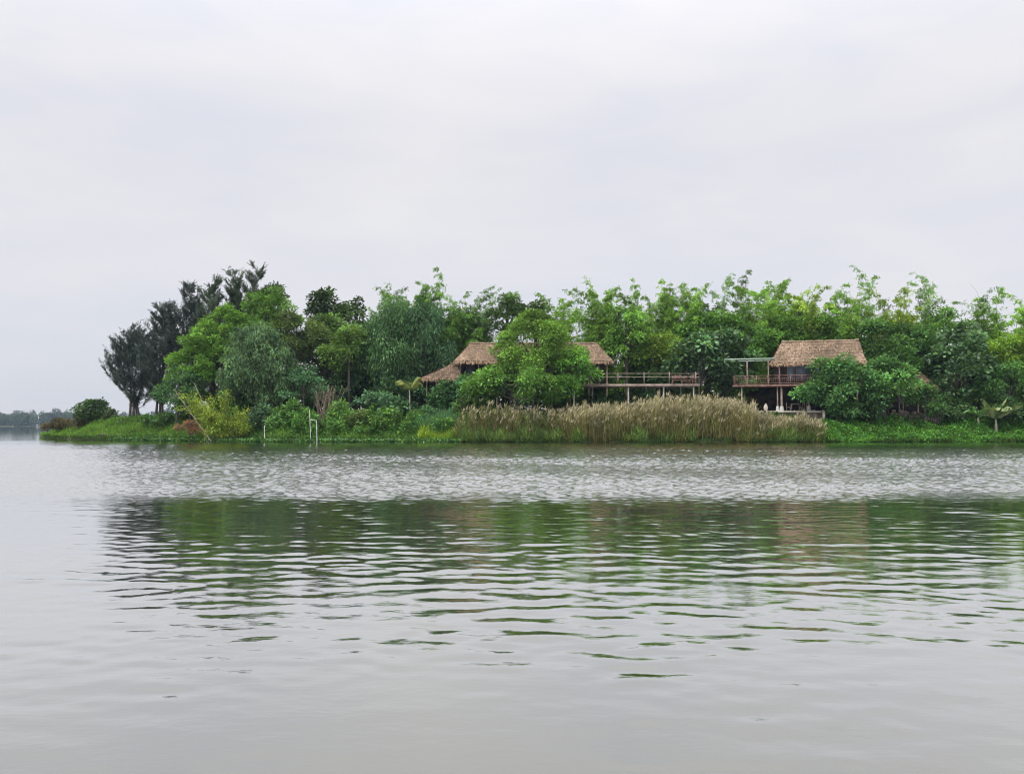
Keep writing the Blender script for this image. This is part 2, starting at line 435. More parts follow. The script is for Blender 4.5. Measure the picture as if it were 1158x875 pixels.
def bamboo(label, px, top, hw, Y, col, seed, n=16, low=0.22, name='bamboo_clump', L=0.29, group=None, dens=1.0, lacy=0.0, ground=None):
    rng = np.random.default_rng(seed)
    T = at(px, top, Y); x = T.x; g = gz(x, Y) if ground is None else ground
    H = T.z - g; rx = hw * Y / F
    root = thing(name, label, 'bamboo', (x, Y, g), group)
    cu, lf = MB(), MB()
    frac = rng.uniform(0.06, 0.40); tall = rng.uniform(0.80, 0.88)
    for c in range(n):
        az = rng.uniform(0, 2 * math.pi)
        h = H * (1.0 if c == 0 else rng.uniform(tall, 0.98) if c < n * frac else rng.uniform(0.52, 0.86))
        out_ = rx * rng.uniform(0.15, 0.85) if c else rx * 0.2
        if c == 1: h = H * 0.96
        b = np.array([x + rng.normal(0, 0.5), Y + rng.normal(0, 0.5), g - 0.2])
        s = np.linspace(0, 1, 12)
        dirh = np.array([math.cos(az), math.sin(az) * 0.8, 0])
        tip = rng.uniform(0.05, 0.13) * h * np.clip((s - 0.78) / 0.22, 0, 1) ** 2
        pts = b + dirh * (out_ * (s ** 2.0))[:, None] * 1.0 + np.array([0, 0, 1.0]) * (h * s * (1 + 0.035) + 0.2 - tip * 0.8)[:, None]
        pts = pts + dirh * (tip * 1.1)[:, None]
        rad = np.linspace(0.05, 0.008, 12)
        cu.tube(pts, rad, 5)
        nodes = int(h * (1 - low) / 0.34 * dens)
        u = np.sort(rng.uniform(low, 1.0, nodes))
        nb = 4
        uu_ = np.repeat(u, nb)
        C = np.stack([np.interp(uu_, s, pts[:, k]) for k in range(3)], 1)
        k = len(uu_)
        th = rng.uniform(0, 2 * math.pi, k)
        bl = rng.uniform(0.4, 1.35, k) * np.interp(uu_, [low, 0.5, 0.72, 0.88, 1.0], [0.8, 1.15, 0.9, 0.55, 0.28])
        up = rng.uniform(-0.15, 0.75, k)
        BD = np.stack([np.cos(th), np.sin(th), up], 1)
        nl = int(19 * (1 - lacy * 0.4))
        tt = rng.uniform(0.25, 1.0, (k, nl))
        sag = -0.55 * (tt ** 2)
        LP = C[:, None] + BD[:, None] * (bl[:, None] * tt)[..., None]
        LP[..., 2] += sag * bl[:, None]
        LP = LP.reshape(-1, 3) + rng.normal(0, 0.07, (k * nl, 3))
        D = np.repeat(BD, nl, 0) * 0.55 + rng.normal(0, 0.4, (k * nl, 3)); D[:, 2] -= 0.75
        keep = rng.random(k * nl) > 0.55 * np.clip((np.repeat(uu_, nl) - 0.78) / 0.2, 0, 1)
        LP, D = LP[keep], D[keep]; kl = int(keep.sum())
        kc = math.exp(rng.normal(0, 0.26))
        cc = jit(rng, np.array(col) * kc, kl, 0.2, 0.12)
        lf.leaves(LP, D, L * rng.uniform(0.7, 1.3, kl), L * 0.28 * rng.uniform(0.7, 1.3, kl), cc, rng=rng)
    cu.build('culms', M_CULM, root)
    lf.build('foliage', M_LEAF, root)
    return root

def casuarina(label, px, top, hw, Y, col, seed, base_px=None, low=0.10, stems=2, nb=70):
    rng = np.random.default_rng(seed)
    T = at(px, top, Y); bx = at(base_px or px, top, Y).x
    g = gz(bx, Y); H = T.z - g; rx = hw * Y / F
    root = thing('casuarina_tree', label, 'tree', (bx, Y, g), 'casuarina trees at the left end of the bank')
    tb, lf = MB(), MB()
    for s_ in range(stems):
        tipx = T.x + (0 if s_ == 0 else rng.uniform(-0.6, 0.6) * rx); h = H * (1 if s_ == 0 else rng.uniform(0.75, 0.95))
        s = np.linspace(0, 1, 9)
        b = np.array([bx + (s_ - 0.5 * (stems - 1)) * 0.45, Y + rng.normal(0, 0.3), g - 0.3])
        pts = b + np.stack([(tipx - b[0]) * s ** 1.3 + 0.1 * np.sin(s * 7 + s_), 0.15 * np.sin(s * 5 + s_ * 2), h * s + 0.3 * (s > 0)], 1)
        tb.tube(pts, np.linspace(0.16, 0.015, 9), 6)
        n = 150; uq = 1 - 0.3 * rng.random(n) ** 1.3
        P = np.stack([np.interp(uq, s, pts[:, a]) for a in range(3)], 1) + rng.normal(0, 1, (n, 3)) * (0.08 + 1.1 * (1 - uq))[:, None] * np.array([1, 1, .4])
        lf.leaves(P, rng.normal(0, 0.35, (n, 3)) + np.array([0, 0, 0.9]), rng.uniform(0.25, 0.6, n), rng.uniform(0.04, 0.085, n), jit(rng, col, n, 0.2, 0.05), rng=rng)
        nbr = nb // stems if stems > 1 else nb
        for k in range(nbr):
            u = low + (1 - low) * rng.random() ** 0.85
            p0 = np.array([np.interp(u, s, pts[:, a]) for a in range(3)])
            az = rng.uniform(0, 2 * math.pi)
            ln = rx * np.interp(u, [low, 0.3, 0.6, 1.0], [0.6, 1.05, 0.9, 0.25]) * rng.uniform(0.5, 1.15)
            dh = np.array([math.cos(az), math.sin(az), 0])
            q = np.linspace(0, 1, 6)
            bp_ = p0 + dh * (ln * q ** 0.9)[:, None] + np.array([0, 0, 1]) * (ln * (0.25 * q + 0.75 * q ** 2.2))[:, None]
            tb.tube(bp_, np.linspace(0.035, 0.006, 6), 4)
            kc = math.exp(rng.normal(0, 0.22))
            for w_ in range(int(8 + 13 * ln / rx)):
                uq = rng.uniform(0.25, 1.0)
                c0 = np.array([np.interp(uq, q, bp_[:, a]) for a in range(3)])
                a2 = az + rng.normal(0, 0.9)
                tl = rng.uniform(0.45, 1.15)
                td = unit(np.array([math.cos(a2) * 0.55, math.sin(a2) * 0.55, rng.uniform(0.3, 1.1)]))
                nn = 17
                v_ = rng.random(nn)[:, None]
                P = c0 + td * tl * v_ + rng.normal(0, 0.035, (nn, 3))
                D = td + rng.normal(0, 0.38, (nn, 3)) - np.array([0, 0, 0.25]) * rng.random((nn, 1))
                lf.leaves(P, D, rng.uniform(0.22, 0.5, nn) * (1.15 - 0.6 * v_[:, 0]), rng.uniform(0.035, 0.085, nn), jit(rng, np.array(col) * kc, nn, 0.2, 0.05), rng=rng)
    tb.build('trunk', M_BARK, root)
    lf.build('crown', M_NEEDLE, root)
    return root

# ------------------------------------------------------------------ far wood
rng = np.random.default_rng(21)
fw = MB()
for x in rng.uniform(-1300, -150, 900):
    y = rng.uniform(990, 1070); h = rng.uniform(11, 16.5) * (1 + 0.10 * math.sin(x * 0.045) + 0.08 * math.sin(x * 0.12)); w = rng.uniform(3, 6.5)
    n = 150
    d = sphere_dirs(rng, n)
    P = np.array([x, y, 0.3 + h * 0.52]) + d * np.array([w, w, h * 0.5]) * rng.uniform(0.6, 1.05, (n, 1))
    col = np.array([0.035, 0.055, 0.033]) * math.exp(rng.normal(0, 0.22))
    fw.leaves(P, d + rng.normal(0, 0.6, (n, 3)), rng.uniform(1.2, 2.6, n), rng.uniform(0.9, 1.8, n), jit(rng, col, n), rng=rng)
    if rng.random() < 0.25:   # taller spires in the mass
        n = 40
        P = np.array([x + rng.normal(), y, h + rng.uniform(0, 3.5)]) + rng.normal(0, 1.0, (n, 3))
        fw.leaves(P, rng.normal(0, 1, (n, 3)), 2.2, 0.7, jit(rng, col, n), rng=rng)
o = fw.build('far_wood', M_LEAF)
kind(o, 'stuff', 'hazy blue grey wood along the far bank across the river', 'wood')

# dark thicket in the depth of the grove
rng = np.random.default_rng(22)
tk = MB()
n = 60000
P = np.stack([rng.uniform(-37, 78, n), rng.uniform(107, 117, n), np.zeros(n)], 1)
hmax = 7.5 + 1.5 * np.sin(P[:, 0] * 0.5) + 0.8 * np.sin(P[:, 0] * 1.3)
hmax *= np.clip((P[:, 0] + 40) / 8, 0.2, 1)
P[:, 2] = 1.8 + hmax * rng.random(n) ** 0.8
tk.leaves(P, rng.normal(0, 1, (n, 3)) - np.array([0, 0, 0.3]), rng.uniform(0.4, 0.8, n), rng.uniform(0.25, 0.45, n), jit(rng, (0.035, 0.065, 0.02), n), rng=rng)
o = tk.build('thicket_foliage', M_LEAF)
kind(o, 'stuff', 'dark leafy thicket in the depth between the trees', 'thicket')

# ------------------------------------------------------------------ trees
CAS = (0.044, 0.060, 0.062); CAS2 = (0.048, 0.070, 0.050)
casuarina('dark slender casuarina with bare trunks standing apart at the far left', 148, 372, 27, 104, CAS, 31, base_px=155, stems=4, nb=140)
casuarina('dark blue grey casuarina second from the left end', 186, 344, 22, 103, CAS, 32, base_px=181, stems=3, nb=150)
casuarina('dark blue grey casuarina just left of the three bright green trees', 214, 328, 24, 103, CAS, 33, stems=3, nb=150)
casuarina('feathery casuarina rising behind the bright green trees, shorter of the last three', 243, 317, 23, 103, CAS2, 34, stems=3, nb=140)
casuarina('casuarina with several pointed tips between the two rising behind the bright trees', 266, 309, 19, 104, CAS2, 35, stems=3, nb=130)
casuarina('tallest casuarina, at the right end of the dark row', 291, 305, 20, 104, CAS2, 36, stems=3, nb=130)
broad('emergent_tree', 'dark tree at the right shoulder of the casuarina row', 308, 314, 385, 18, 103, (0.04, 0.075, 0.028), seed=41)

BG = (0.115, 0.225, 0.04); BD_ = (0.08, 0.165, 0.038); BY = (0.15, 0.235, 0.04)
GB = 'tall bamboo clumps along the skyline'
bl = [
 (436, 313, 24, 103, BD_, 'thin lacy bamboo clump right of the two dark emergent trees', 1),
 (462, 320, 26, 102, BD_, 'bamboo clump with level top between the two lacy tips left of the thatched roofs', 0),
 (482, 316, 24, 103, BD_, 'bamboo clump just left of the tallest tip on the left half', 0),
 (500, 302, 22, 104, BD_, 'tallest bamboo clump left of the long thatched house, with thin arching tip', 1),
 (520, 321, 24, 101, BD_, 'bamboo clump directly above the small hut roof', 0),
 (545, 318, 22, 103, BD_, 'bamboo clump with arching tip above the left end of long thatched roof', 1),
 (630, 325, 26, 102, BG, 'bamboo clump behind the top of the round green tree', 0),
 (661, 311, 24, 104, BG, 'thin sparse bamboo clump showing sky, above the right half of long roof', 1),
 (680, 316, 22, 101, BG, 'bamboo clump above the right end of the long thatched roof', 0),
 (722, 314, 26, 102, BG, 'arching bamboo clump above the left half of the open deck', 0),
 (750, 311, 28, 103, BG, 'broad bamboo clump with rounded top above the middle of open deck', 0),
 (778, 317, 24, 102, BG, 'bamboo clump above the right end of the open deck', 0),
 (823, 299, 17, 104, BD_, 'narrow tall bamboo plume standing alone left of the stilt house', 1),
 (848, 311, 24, 102, BG, 'bamboo clump above the stilt house terrace', 0),
 (878, 304, 27, 103, BG, 'tall full bamboo clump above the left end of stilt house roof', 0),
 (908, 313, 26, 102, BY, 'yellow green bamboo clump above the middle of stilt house roof', 0),
 (936, 318, 24, 103, BG, 'bamboo clump above the right half of stilt house roof', 0),
 (960, 324, 22, 101, BG, 'bamboo clump above the right end of stilt house roof', 0),
 (984, 295, 20, 105, BD_, 'tallest lacy bamboo on the right, with open arching tips', 1),
 (1004, 316, 26, 102, BY, 'olive yellow bamboo clump right of the tallest lacy one', 0),
 (1030, 322, 28, 101, BY, 'olive yellow bamboo clump below the dark rounded crown', 0),
 (1048, 300, 20, 105, BD_, 'dark bamboo crown standing out above the olive yellow clumps', 1),
 (1092, 322, 26, 103, BD_, 'bamboo clump left of the last one at the right edge', 1),
 (1122, 315, 30, 102, BG, 'full bamboo clump above the banana plant', 0),
 (1156, 320, 28, 102, BG, 'bamboo clump cut by the right edge of the view', 0),
]
for k, (px, top, hw, Y, col, lab, lacy) in enumerate(bl):
    bamboo(lab, px, top, hw, Y, col, 500 + k, n=13 if lacy else 24, low=0.18, lacy=lacy, group=GB)
broad('emergent_tree', 'dark open crowned tree standing above the canopy, left of a pair', 371, 321, 400, 24, 104, (0.035, 0.065, 0.025), seed=42, L=0.38)
broad('emergent_tree', 'low dark emergent crown, right of a pair left of the lacy bamboo', 402, 331, 400, 24, 103, (0.035, 0.065, 0.025), seed=43, L=0.38)
broad('broadleaf_tree', 'dark tree on the skyline between bamboo and the round green tree', 574, 330, 392, 26, 102, (0.045, 0.09, 0.025), seed=44)
broad('broadleaf_tree', 'low dark tree just left behind the round green tree', 606, 340, 392, 22, 103, (0.05, 0.095, 0.025), seed=45)
broad('broadleaf_tree', 'dark low tree in the skyline dip left of the narrow bamboo plume', 800, 338, 385, 22, 103, (0.05, 0.10, 0.025), seed=46)

# middle row
broad('broadleaf_tree', 'tallest of three bright green trees right of the casuarinas, just under the skyline', 304, 322, 430, 38, 98, (0.072, 0.15, 0.034), seed=61, L=0.28, rc=0.7)
broad('broadleaf_tree', 'middle one of three bright green trees stepping down toward the casuarinas', 254, 339, 440, 38, 97, (0.085, 0.178, 0.034), seed=262, L=0.28, rc=0.7)
broad('broadleaf_tree', 'lowest of three bright green trees, in front of the casuarinas', 218, 368, 458, 30, 96, (0.085, 0.182, 0.036), seed=263, L=0.28, rc=0.7)
broad('broadleaf_tree', 'blue green small tree below the lowest bright tree, beside the yellow bamboo', 203, 412, 470, 28, 94, (0.055, 0.12, 0.055), seed=63)
broad('vine_hung_tree', 'grey green vine hung tree in front of the tallest bright green tree', 294, 366, 482, 44, 93, (0.066, 0.122, 0.062), L=0.36, wr=0.3, seed=64, rc=0.6, droop=1.3, flat=1.9)
broad('broadleaf_tree', 'olive brown tinged tree right of the three bright green trees', 336, 343, 430, 38, 97, (0.075, 0.115, 0.04), L=0.28, seed=65)
broad('broadleaf_tree', 'light green rounded tree over the dark hollow', 395, 366, 425, 36, 95, (0.09, 0.165, 0.045), seed=66)
broad('broadleaf_tree', 'deep green tree left of the vine curtain', 372, 346, 455, 40, 99, (0.058, 0.105, 0.035), seed=166)
broad('small_tree', 'blue green small tree with flat leaf layers above the white pole frame', 344, 408, 462, 25, 91, (0.06, 0.135, 0.075), seed=67, flat=0.45, L=0.3)
broad('vine_hung_tree', 'dark green tree with hanging vine curtain left of the thatched huts', 438, 335, 462, 42, 97, (0.045, 0.095, 0.04), seed=68, droop=1.4, L=0.4, wr=0.28, rc=0.7, flat=2.0)
broad('vine_hung_tree', 'dark blue green vine curtain tree next to the small hut roof', 478, 345, 450, 38, 98, (0.045, 0.095, 0.048), seed=69, droop=1.5, L=0.4, wr=0.28, rc=0.7, flat=2.2)
broad('broadleaf_tree', 'mid green tree behind the left end of long thatched roof', 520, 345, 420, 38, 101, (0.055, 0.115, 0.035), seed=70)
broad('broadleaf_tree', 'green tree hanging over the deck beside the right end of long roof', 708, 338, 421, 30, 98, (0.08, 0.17, 0.035), seed=73, droop=0.6)
broad('broadleaf_tree', 'yellow green tree top behind the middle of the open deck', 748, 372, 425, 38, 99, (0.10, 0.17, 0.03), seed=74)
broad('large_leaf_tree', 'dark large leaved tree behind the right end of the open deck', 790, 376, 455, 38, 96, (0.04, 0.085, 0.035), seed=75, L=0.5, wr=0.6, mat=M_GLOSSLEAF)
broad('large_leaf_tree', 'dark large leaved tree between the open deck and the stilt house', 822, 366, 455, 34, 97, (0.045, 0.10, 0.035), seed=76, L=0.5, wr=0.6, mat=M_GLOSSLEAF)
broad('broadleaf_tree', 'fresh green tree touching the left end of stilt house roof', 846, 362, 412, 34, 100, (0.07, 0.16, 0.035), seed=77)
broad('broadleaf_tree', 'mid green tree behind the stilt house roof ridge', 905, 350, 420, 50, 101, (0.065, 0.14, 0.03), seed=78)
broad('broadleaf_tree', 'green tree just right behind the stilt house roof', 990, 352, 440, 36, 97, (0.055, 0.12, 0.035), seed=79)
broad('broadleaf_tree', 'dark green tree between stilt house and the half hidden hut', 1030, 362, 440, 36, 98, (0.045, 0.10, 0.032), seed=80)
broad('large_leaf_tree', 'dark large leaved tree right of the half hidden thatched hut', 1082, 362, 472, 40, 94, (0.04, 0.085, 0.032), seed=81, L=0.48, wr=0.6, mat=M_GLOSSLEAF)
broad('broadleaf_tree', 'bright yellow green tree above the banana plant at right edge', 1142, 370, 440, 36, 95, (0.11, 0.20, 0.03), seed=82)
broad('broadleaf_tree', 'green tree behind the banana plant, below the yellow green one', 1136, 405, 468, 32, 93, (0.065, 0.15, 0.045), seed=83)
broad('broadleaf_tree', 'deep green tree at the right edge behind the banana leaves', 1178, 400, 478, 40, 94, (0.05, 0.11, 0.035), seed=84)
# front row
broad('round_tree', 'bright round tree in front of the long thatched house', 607, 349, 447, 52, 92, (0.085, 0.165, 0.035), seed=171, dens=1.2, L=0.28)
broad('leafy_shrub', 'spreading green lower boughs in front of the round tree', 585, 408, 468, 58, 89.5, (0.07, 0.15, 0.035), seed=72, cat='shrub')
broad('leafy_shrub', 'green bush at the left end of the open deck', 645, 395, 455, 34, 90.5, (0.075, 0.175, 0.035), seed=85, cat='shrub')
broad('leafy_shrub', 'blue green bush in front of the left end of long roof', 541, 412, 465, 30, 91, (0.055, 0.13, 0.055), seed=86, cat='shrub')
broad('broadleaf_tree', 'leafy green tree hiding the right end of the stilt house', 944, 397, 474, 36, 90, (0.06, 0.14, 0.05), seed=87, L=0.38)
broad('leafy_shrub', 'low branch of light green leaves beside the stilt house posts', 912, 432, 462, 15, 90.2, (0.07, 0.17, 0.06), seed=88, cat='shrub')
broad('leafy_shrub', 'big green bush over the low wall, between the stilt house tree and hut', 1000, 404, 470, 34, 91, (0.055, 0.13, 0.045), seed=89, cat='shrub')
broad('leafy_shrub', 'green bush growing in front of the half hidden thatched hut', 1016, 409, 470, 29, 90.8, (0.065, 0.145, 0.045), seed=90, cat='shrub', gap=1)

# ------------------------------------------------------------------ houses
def thatch_roof(root, x0, x1, y0, y1, ze, zr, hipl, hipr, th=0.22, seed=0, part='roof'):
    """hipped thatch roof over the rectangle, with a ragged eave"""
    rng = np.random.default_rng(seed)
    mb = MB(); ym = (y0 + y1) / 2
    ph = rng.uniform(0, 6, 4)
    def weather(P):
        a = np.sin(P[:, 0] * 0.9 + ph[0]) * np.sin(P[:, 0] * 0.37 + P[:, 2] * 0.8 + ph[1]) + 0.6 * np.sin(P[:, 0] * 2.7 + ph[2]) * np.sin(P[:, 2] * 1.3 + ph[3])
        return np.exp(0.26 * a)[:, None] * np.array([1, 1.0, 1.0]) ** a[:, None]
    # surface grid per slope so that the thatch can sag a little
    def slope(A, B, C, D, nu, nv):
        """A,B eave ends; D,C ridge ends above A and B"""
        A, B, C, D = map(np.array, (A, B, C, D))
        u = np.linspace(0, 1, nu)[None, :, None]; v = np.linspace(0, 1, nv)[:, None, None]
        G = (A * (1 - u) + B * u) * (1 - v) + (D * (1 - u) + C * u) * v
        G = G + np.array([0, 0, 1]) * (-0.10 * np.sin(v * np.pi) + rng.normal(0, 0.025, (nv, nu, 1)))
        i = (np.arange(nv - 1)[:, None] * nu + np.arange(nu - 1)[None])
        Q = np.stack([i, i + 1, i + nu + 1, i + nu], -1).reshape(-1, 4)
        ctr = G.reshape(-1, 3)[Q].mean(1)
        c = np.repeat(np.exp(rng.normal(0, 0.10, (len(Q), 1))), 3, 1) * weather(ctr)
        mb.add(G.reshape(-1, 3), Q, c)
        return G
    r0, r1 = x0 + hipl, x1 - hipr
    F_ = slope((x0, y0, ze), (x1, y0, ze), (r1, ym, zr), (r0, ym, zr), 60, 16)
    slope((x1, y1, ze), (x0, y1, ze), (r0, ym, zr), (r1, ym, zr), 40, 8)
    slope((x0, y1, ze), (x0, y0, ze), (r0, ym, zr), (r0, ym, zr), 20, 12)
    slope((x1, y0, ze), (x1, y1, ze), (r1, ym, zr), (r1, ym, zr), 20, 12)
    # thick underside
    mb.add([[x0 + .05, y0 + .05, ze - th], [x1 - .05, y0 + .05, ze - th], [x1 - .05, y1 - .05, ze - th], [x0 + .05, y1 - .05, ze - th]], [[3, 2, 1, 0]], 0.8)
    # straw laid on the slopes, in courses
    def straw(n, A, B, C, D, down):
        A, B, C, D = map(np.array, (A, B, C, D))
        u = rng.random((n, 1)); v = rng.random((n, 1)); v = (np.floor(v * 7) + rng.normal(0.5, 0.16, (n, 1))) / 7; v = np.clip(v, 0.02, 1.0)
        P = (A * (1 - u) + B * u) * (1 - v) + (D * (1 - u) + C * u) * v + np.array([0, 0, 0.03])
        dv = unit(np.array(down))
        Dn = dv + rng.normal(0, 0.10, (n, 3)); Dn[:, 2] += 0.06
        mb.leaves(P, Dn, rng.uniform(0.3, 0.6, n), rng.uniform(0.03, 0.08, n), weather(P) * np.exp(rng.normal(0, 0.30, (n, 1))) * np.array([1, 0.97, 0.93]), side=np.tile([1.0, 0.3, 0], (n, 1)), rng=rng)
    straw(int(160 * (x1 - x0)), (x0, y0, ze), (x1, y0, ze), (r1, ym, zr), (r0, ym, zr), (0, y0 - ym, ze - zr))
    straw(500, (x0, y1, ze), (x0, y0, ze), (r0, ym, zr), (r0, ym, zr), (-max(hipl, .3), 0, ze - zr))
    straw(500, (x1, y0, ze), (x1, y1, ze), (r1, ym, zr), (r1, ym, zr), (max(hipr, .3), 0, ze - zr))
    # ridge roll
    s = np.linspace(0, 1, 24)
    mb.tube(np.stack([r0 + (r1 - r0) * s, np.full(24, ym), zr + 0.02 + rng.normal(0, 0.02, 24)], 1), 0.13, 7, 1.15)
    o = mb.build(part, M_THATCH, root)
    fr = MB()
    for (ax, ay, bx, by, dx, dy) in ((x0, y0, x1, y0, 0, -1), (x0, y0, x0, y1, -1, 0), (x1, y0, x1, y1, 1, 0)):
        L_ = math.hypot(bx - ax, by - ay); n = int(L_ * 75)
        u = rng.random((n, 1))
        P = np.array([ax, ay, ze]) * (1 - u) + np.array([bx, by, ze]) * u + np.concatenate([rng.normal(0, 0.05, (n, 2)), rng.uniform(-0.16, 0.06, (n, 1))], 1)
        D = np.array([dx * 0.45, dy * 0.45, -1.0]) + rng.normal(0, 0.16, (n, 3))
        fr.leaves(P, D, rng.uniform(0.15, 0.5, n), rng.uniform(0.03, 0.08, n), np.exp(rng.normal(0.42, 0.25, (n, 1))) * np.array([1.05, 1, 0.95]), side=np.tile([abs(dy) + .1, abs(dx) + .1, 0], (n, 1)), rng=rng)
    sub(fr, 'eave_fringe', M_THATCH, o)
    return o
def post(mbx, root, x, y, z0, z1, r=0.06, mat=None, name='post', n=8):
    mb = MB(); mb.tube([[x, y, z0], [x + 0.01, y, (z0 + z1) / 2], [x, y, z1]], [r * 1.05, r, r * 0.95], n)
    return mb.build(name, mat or M_WOOD, root)
def rail(mb, p, q, t=0.05, d=0.05):
    p, q = Vector(p), Vector(q); v = q - p
    mb.box(((p + q) / 2), (v.length, d, t), math.atan2(v.y, v.x))

# --- long thatched house behind the round tree
YA = 95.0
e0, e1 = at(514, 407.5, YA), at(693, 407.5, YA); rdg = at(600, 388.5, YA + 3.2)
gA = gz((e0.x + e1.x) / 2, YA)
hA = thing('thatched_house', 'long thatched house half hidden behind the bright round tree', 'house', ((e0.x + e1.x) / 2, YA + 3.2, gA))
zeA, zfA = e0.z, at(600, 434, YA).z
thatch_roof(hA, e0.x, e1.x, YA, YA + 6.4, zeA, rdg.z, 1.5, 1.35, seed=1)
mb = MB(); wy = YA + 2.2
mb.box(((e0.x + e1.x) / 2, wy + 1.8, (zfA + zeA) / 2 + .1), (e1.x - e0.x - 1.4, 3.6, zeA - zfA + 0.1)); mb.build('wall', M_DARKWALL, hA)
mb = MB(); mb.box(((e0.x + e1.x) / 2, YA + 3.0, zfA - 0.12), (e1.x - e0.x - 0.6, 5.6, 0.2)); mb.build('floor_slab', M_WOOD, hA)
for k in range(9):
    x = e0.x + 0.6 + (e1.x - e0.x - 1.2) * k / 8
    post(None, hA, x, YA + 0.35, gz(x, YA), zeA + 0.05, 0.07)
for k in range(8):
    x = e0.x + 1.6 + (e1.x - e0.x - 3.2) * k / 7
    mb = MB(); mb.box((x, wy - 0.03, (zfA + zeA) / 2 + 0.15), (0.9, 0.05, 1.3)); wf = mb.build('window', M_WOOD, hA)
    mb = MB(); mb.box((x, wy - 0.062, (zfA + zeA) / 2 + 0.15), (0.74, 0.02, 1.14)); sub(mb, 'pane', M_GLASS, wf)

# --- small hut at the left
YH = 93.5
h0, h1 = at(477, 427, YH), at(521, 427, YH); hr = at(510, 412, YH + 2.2)
hut = thing('thatched_hut', 'small low thatched hut left of the long thatched house', 'hut', ((h0.x + h1.x) / 2, YH + 2.2, gz(h0.x, YH)))
thatch_roof(hut, h0.x, h1.x, YH, YH + 4.4, h0.z, hr.z, 2.9, 0.5, seed=2)
zf = gz(h0.x, YH) + 0.25
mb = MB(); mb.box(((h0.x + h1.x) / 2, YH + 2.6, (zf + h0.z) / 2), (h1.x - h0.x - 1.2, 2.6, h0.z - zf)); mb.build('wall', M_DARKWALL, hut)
for k in range(4):
    x = h0.x + 0.5 + (h1.x - h0.x - 1.0) * k / 3
    post(None, hut, x, YH + 0.35, gz(x, YH), h0.z + 0.05, 0.06)

# --- open deck
YD = 91.0
d0, d1 = at(649, 434, YD), at(791, 433, YD)
zd = d0.z
deck = thing('wooden_deck', 'open wooden deck on tall posts above the straw reeds', 'deck', ((d0.x + d1.x) / 2, YD + 1.8, gz(0, YD)))
mb = MB()
nb_ = 46
for k in range(nb_):
    x = d0.x + (d1.x - d0.x) * (k + 0.5) / nb_
    mb.box((x, YD + 1.9, zd - 0.03 + 0.012 * math.sin(k * 1.7)), ((d1.x - d0.x) / nb_ - 0.015, 3.8, 0.06))
mb.box(((d0.x + d1.x) / 2, YD + 0.06, zd - 0.17), (d1.x - d0.x + 0.1, 0.1, 0.2))
mb.box(((d0.x + d1.x) / 2, YD + 3.4, zd - 0.17), (d1.x - d0.x - 0.1, 0.12, 0.2))
mb.build('deck_floor', M_WOOD, deck)
mb = MB()
ztop = at(700, 422.3, YD).z
for zz in (ztop, zd + (ztop - zd) * 0.66):
    rail(mb, (d0.x, YD + 0.08, zz), (d1.x, YD + 0.08, zz), 0.055, 0.06)
    rail(mb, (d1.x - 0.05, YD + 0.15, zz), (d1.x - 0.05, YD + 3.7, zz), 0.055, 0.06)
for px in (649, 667.5, 678, 699, 728.5, 757, 787):
    x = at(px, 430, YD).x; hp = ztop + (0.16 if px in (728.5, 757, 787) else 0.0)
    mb.box((x, YD + 0.08, (zd + hp) / 2), (0.085, 0.085, hp - zd))
mb.build('railing', M_WOOD, deck)
for px in (649, 711, 751, 785):
    x = at(px, 440, YD).x
    post(None, deck, x, YD + 0.3, gz(x, YD) - 0.3, zd - 0.065, 0.085, M_PALEPOST)
for px in (670, 731, 770):
    x = at(px, 440, YD + 3).x
    post(None, deck, x, YD + 3.2, gz(x, YD) - 0.3, zd - 0.065, 0.085, M_PALEPOST)
# bench and chairs on the deck
def bench(label, x, y, z, w):
    o = thing('bench', label, 'bench', (x, y, z))
    mb = MB(); mb.box((x, y, z + 0.45), (w, 0.42, 0.06)); mb.build('seat', M_REDWOOD, o)
    mb = MB(); mb.box((x, y + 0.2, z + 0.86), (w, 0.04, 0.12)); mb.box((x, y + 0.2, z + 0.66), (w, 0.04, 0.10))
    for s in (-1, 1): mb.box((x + s * (w / 2 - 0.05), y + 0.2, z + 0.70), (0.06, 0.05, 0.44))
    mb.build('backrest', M_REDWOOD, o)
    for sx in (-1, 1):
        for sy in (-1, 1):
            mb = MB(); mb.box((x + sx * (w / 2 - 0.06), y + sy * 0.16, z + 0.21), (0.07, 0.07, 0.42)); mb.build('leg', M_REDWOOD, o)
    return o
def chair(label, x, y, z, rot, mat=M_REDWOOD, group=None):
    o = thing('chair', label, 'chair', (x, y, z), group)
    c, s = math.cos(rot), math.sin(rot)
    def B(n, parts):
        mb = MB()
        for (a, b, zz), sz in parts:
            mb.box((x + a * c - b * s, y + a * s + b * c, z + zz), sz, rot)
        mb.build(n, mat, o)
    B('seat', [((0, 0, 0.45), (0.44, 0.44, 0.05))])
    B('backrest', [((0, 0.2, 0.86), (0.44, 0.04, 0.12)), ((0, 0.2, 0.66), (0.40, 0.03, 0.08)), ((-0.2, 0.2, 0.66), (0.04, 0.045, 0.38)), ((0.2, 0.2, 0.66), (0.04, 0.045, 0.38))])
    for a in (-0.18, 0.18):
        for b in (-0.18, 0.18):
            B('leg', [((a, b, 0.21), (0.045, 0.045, 0.42))])
    return o
def table(label, x, y, z, w, mat=M_REDWOOD):
    o = thing('table', label, 'table', (x, y, z))
    mb = MB(); mb.box((x, y, z + 0.72), (w, 0.7, 0.05)); mb.build('tabletop', mat, o)
    for sx in (-1, 1):
        for sy in (-1, 1):
            mb = MB(); mb.box((x + sx * (w / 2 - 0.07), y + sy * 0.28, z + 0.345), (0.06, 0.06, 0.69)); mb.build('leg', mat, o)
    return o
bench('red brown wooden bench at the right end of the open deck', at(766, 430, YD + 0.8).x, YD + 0.9, zd + 0.005, 1.05)
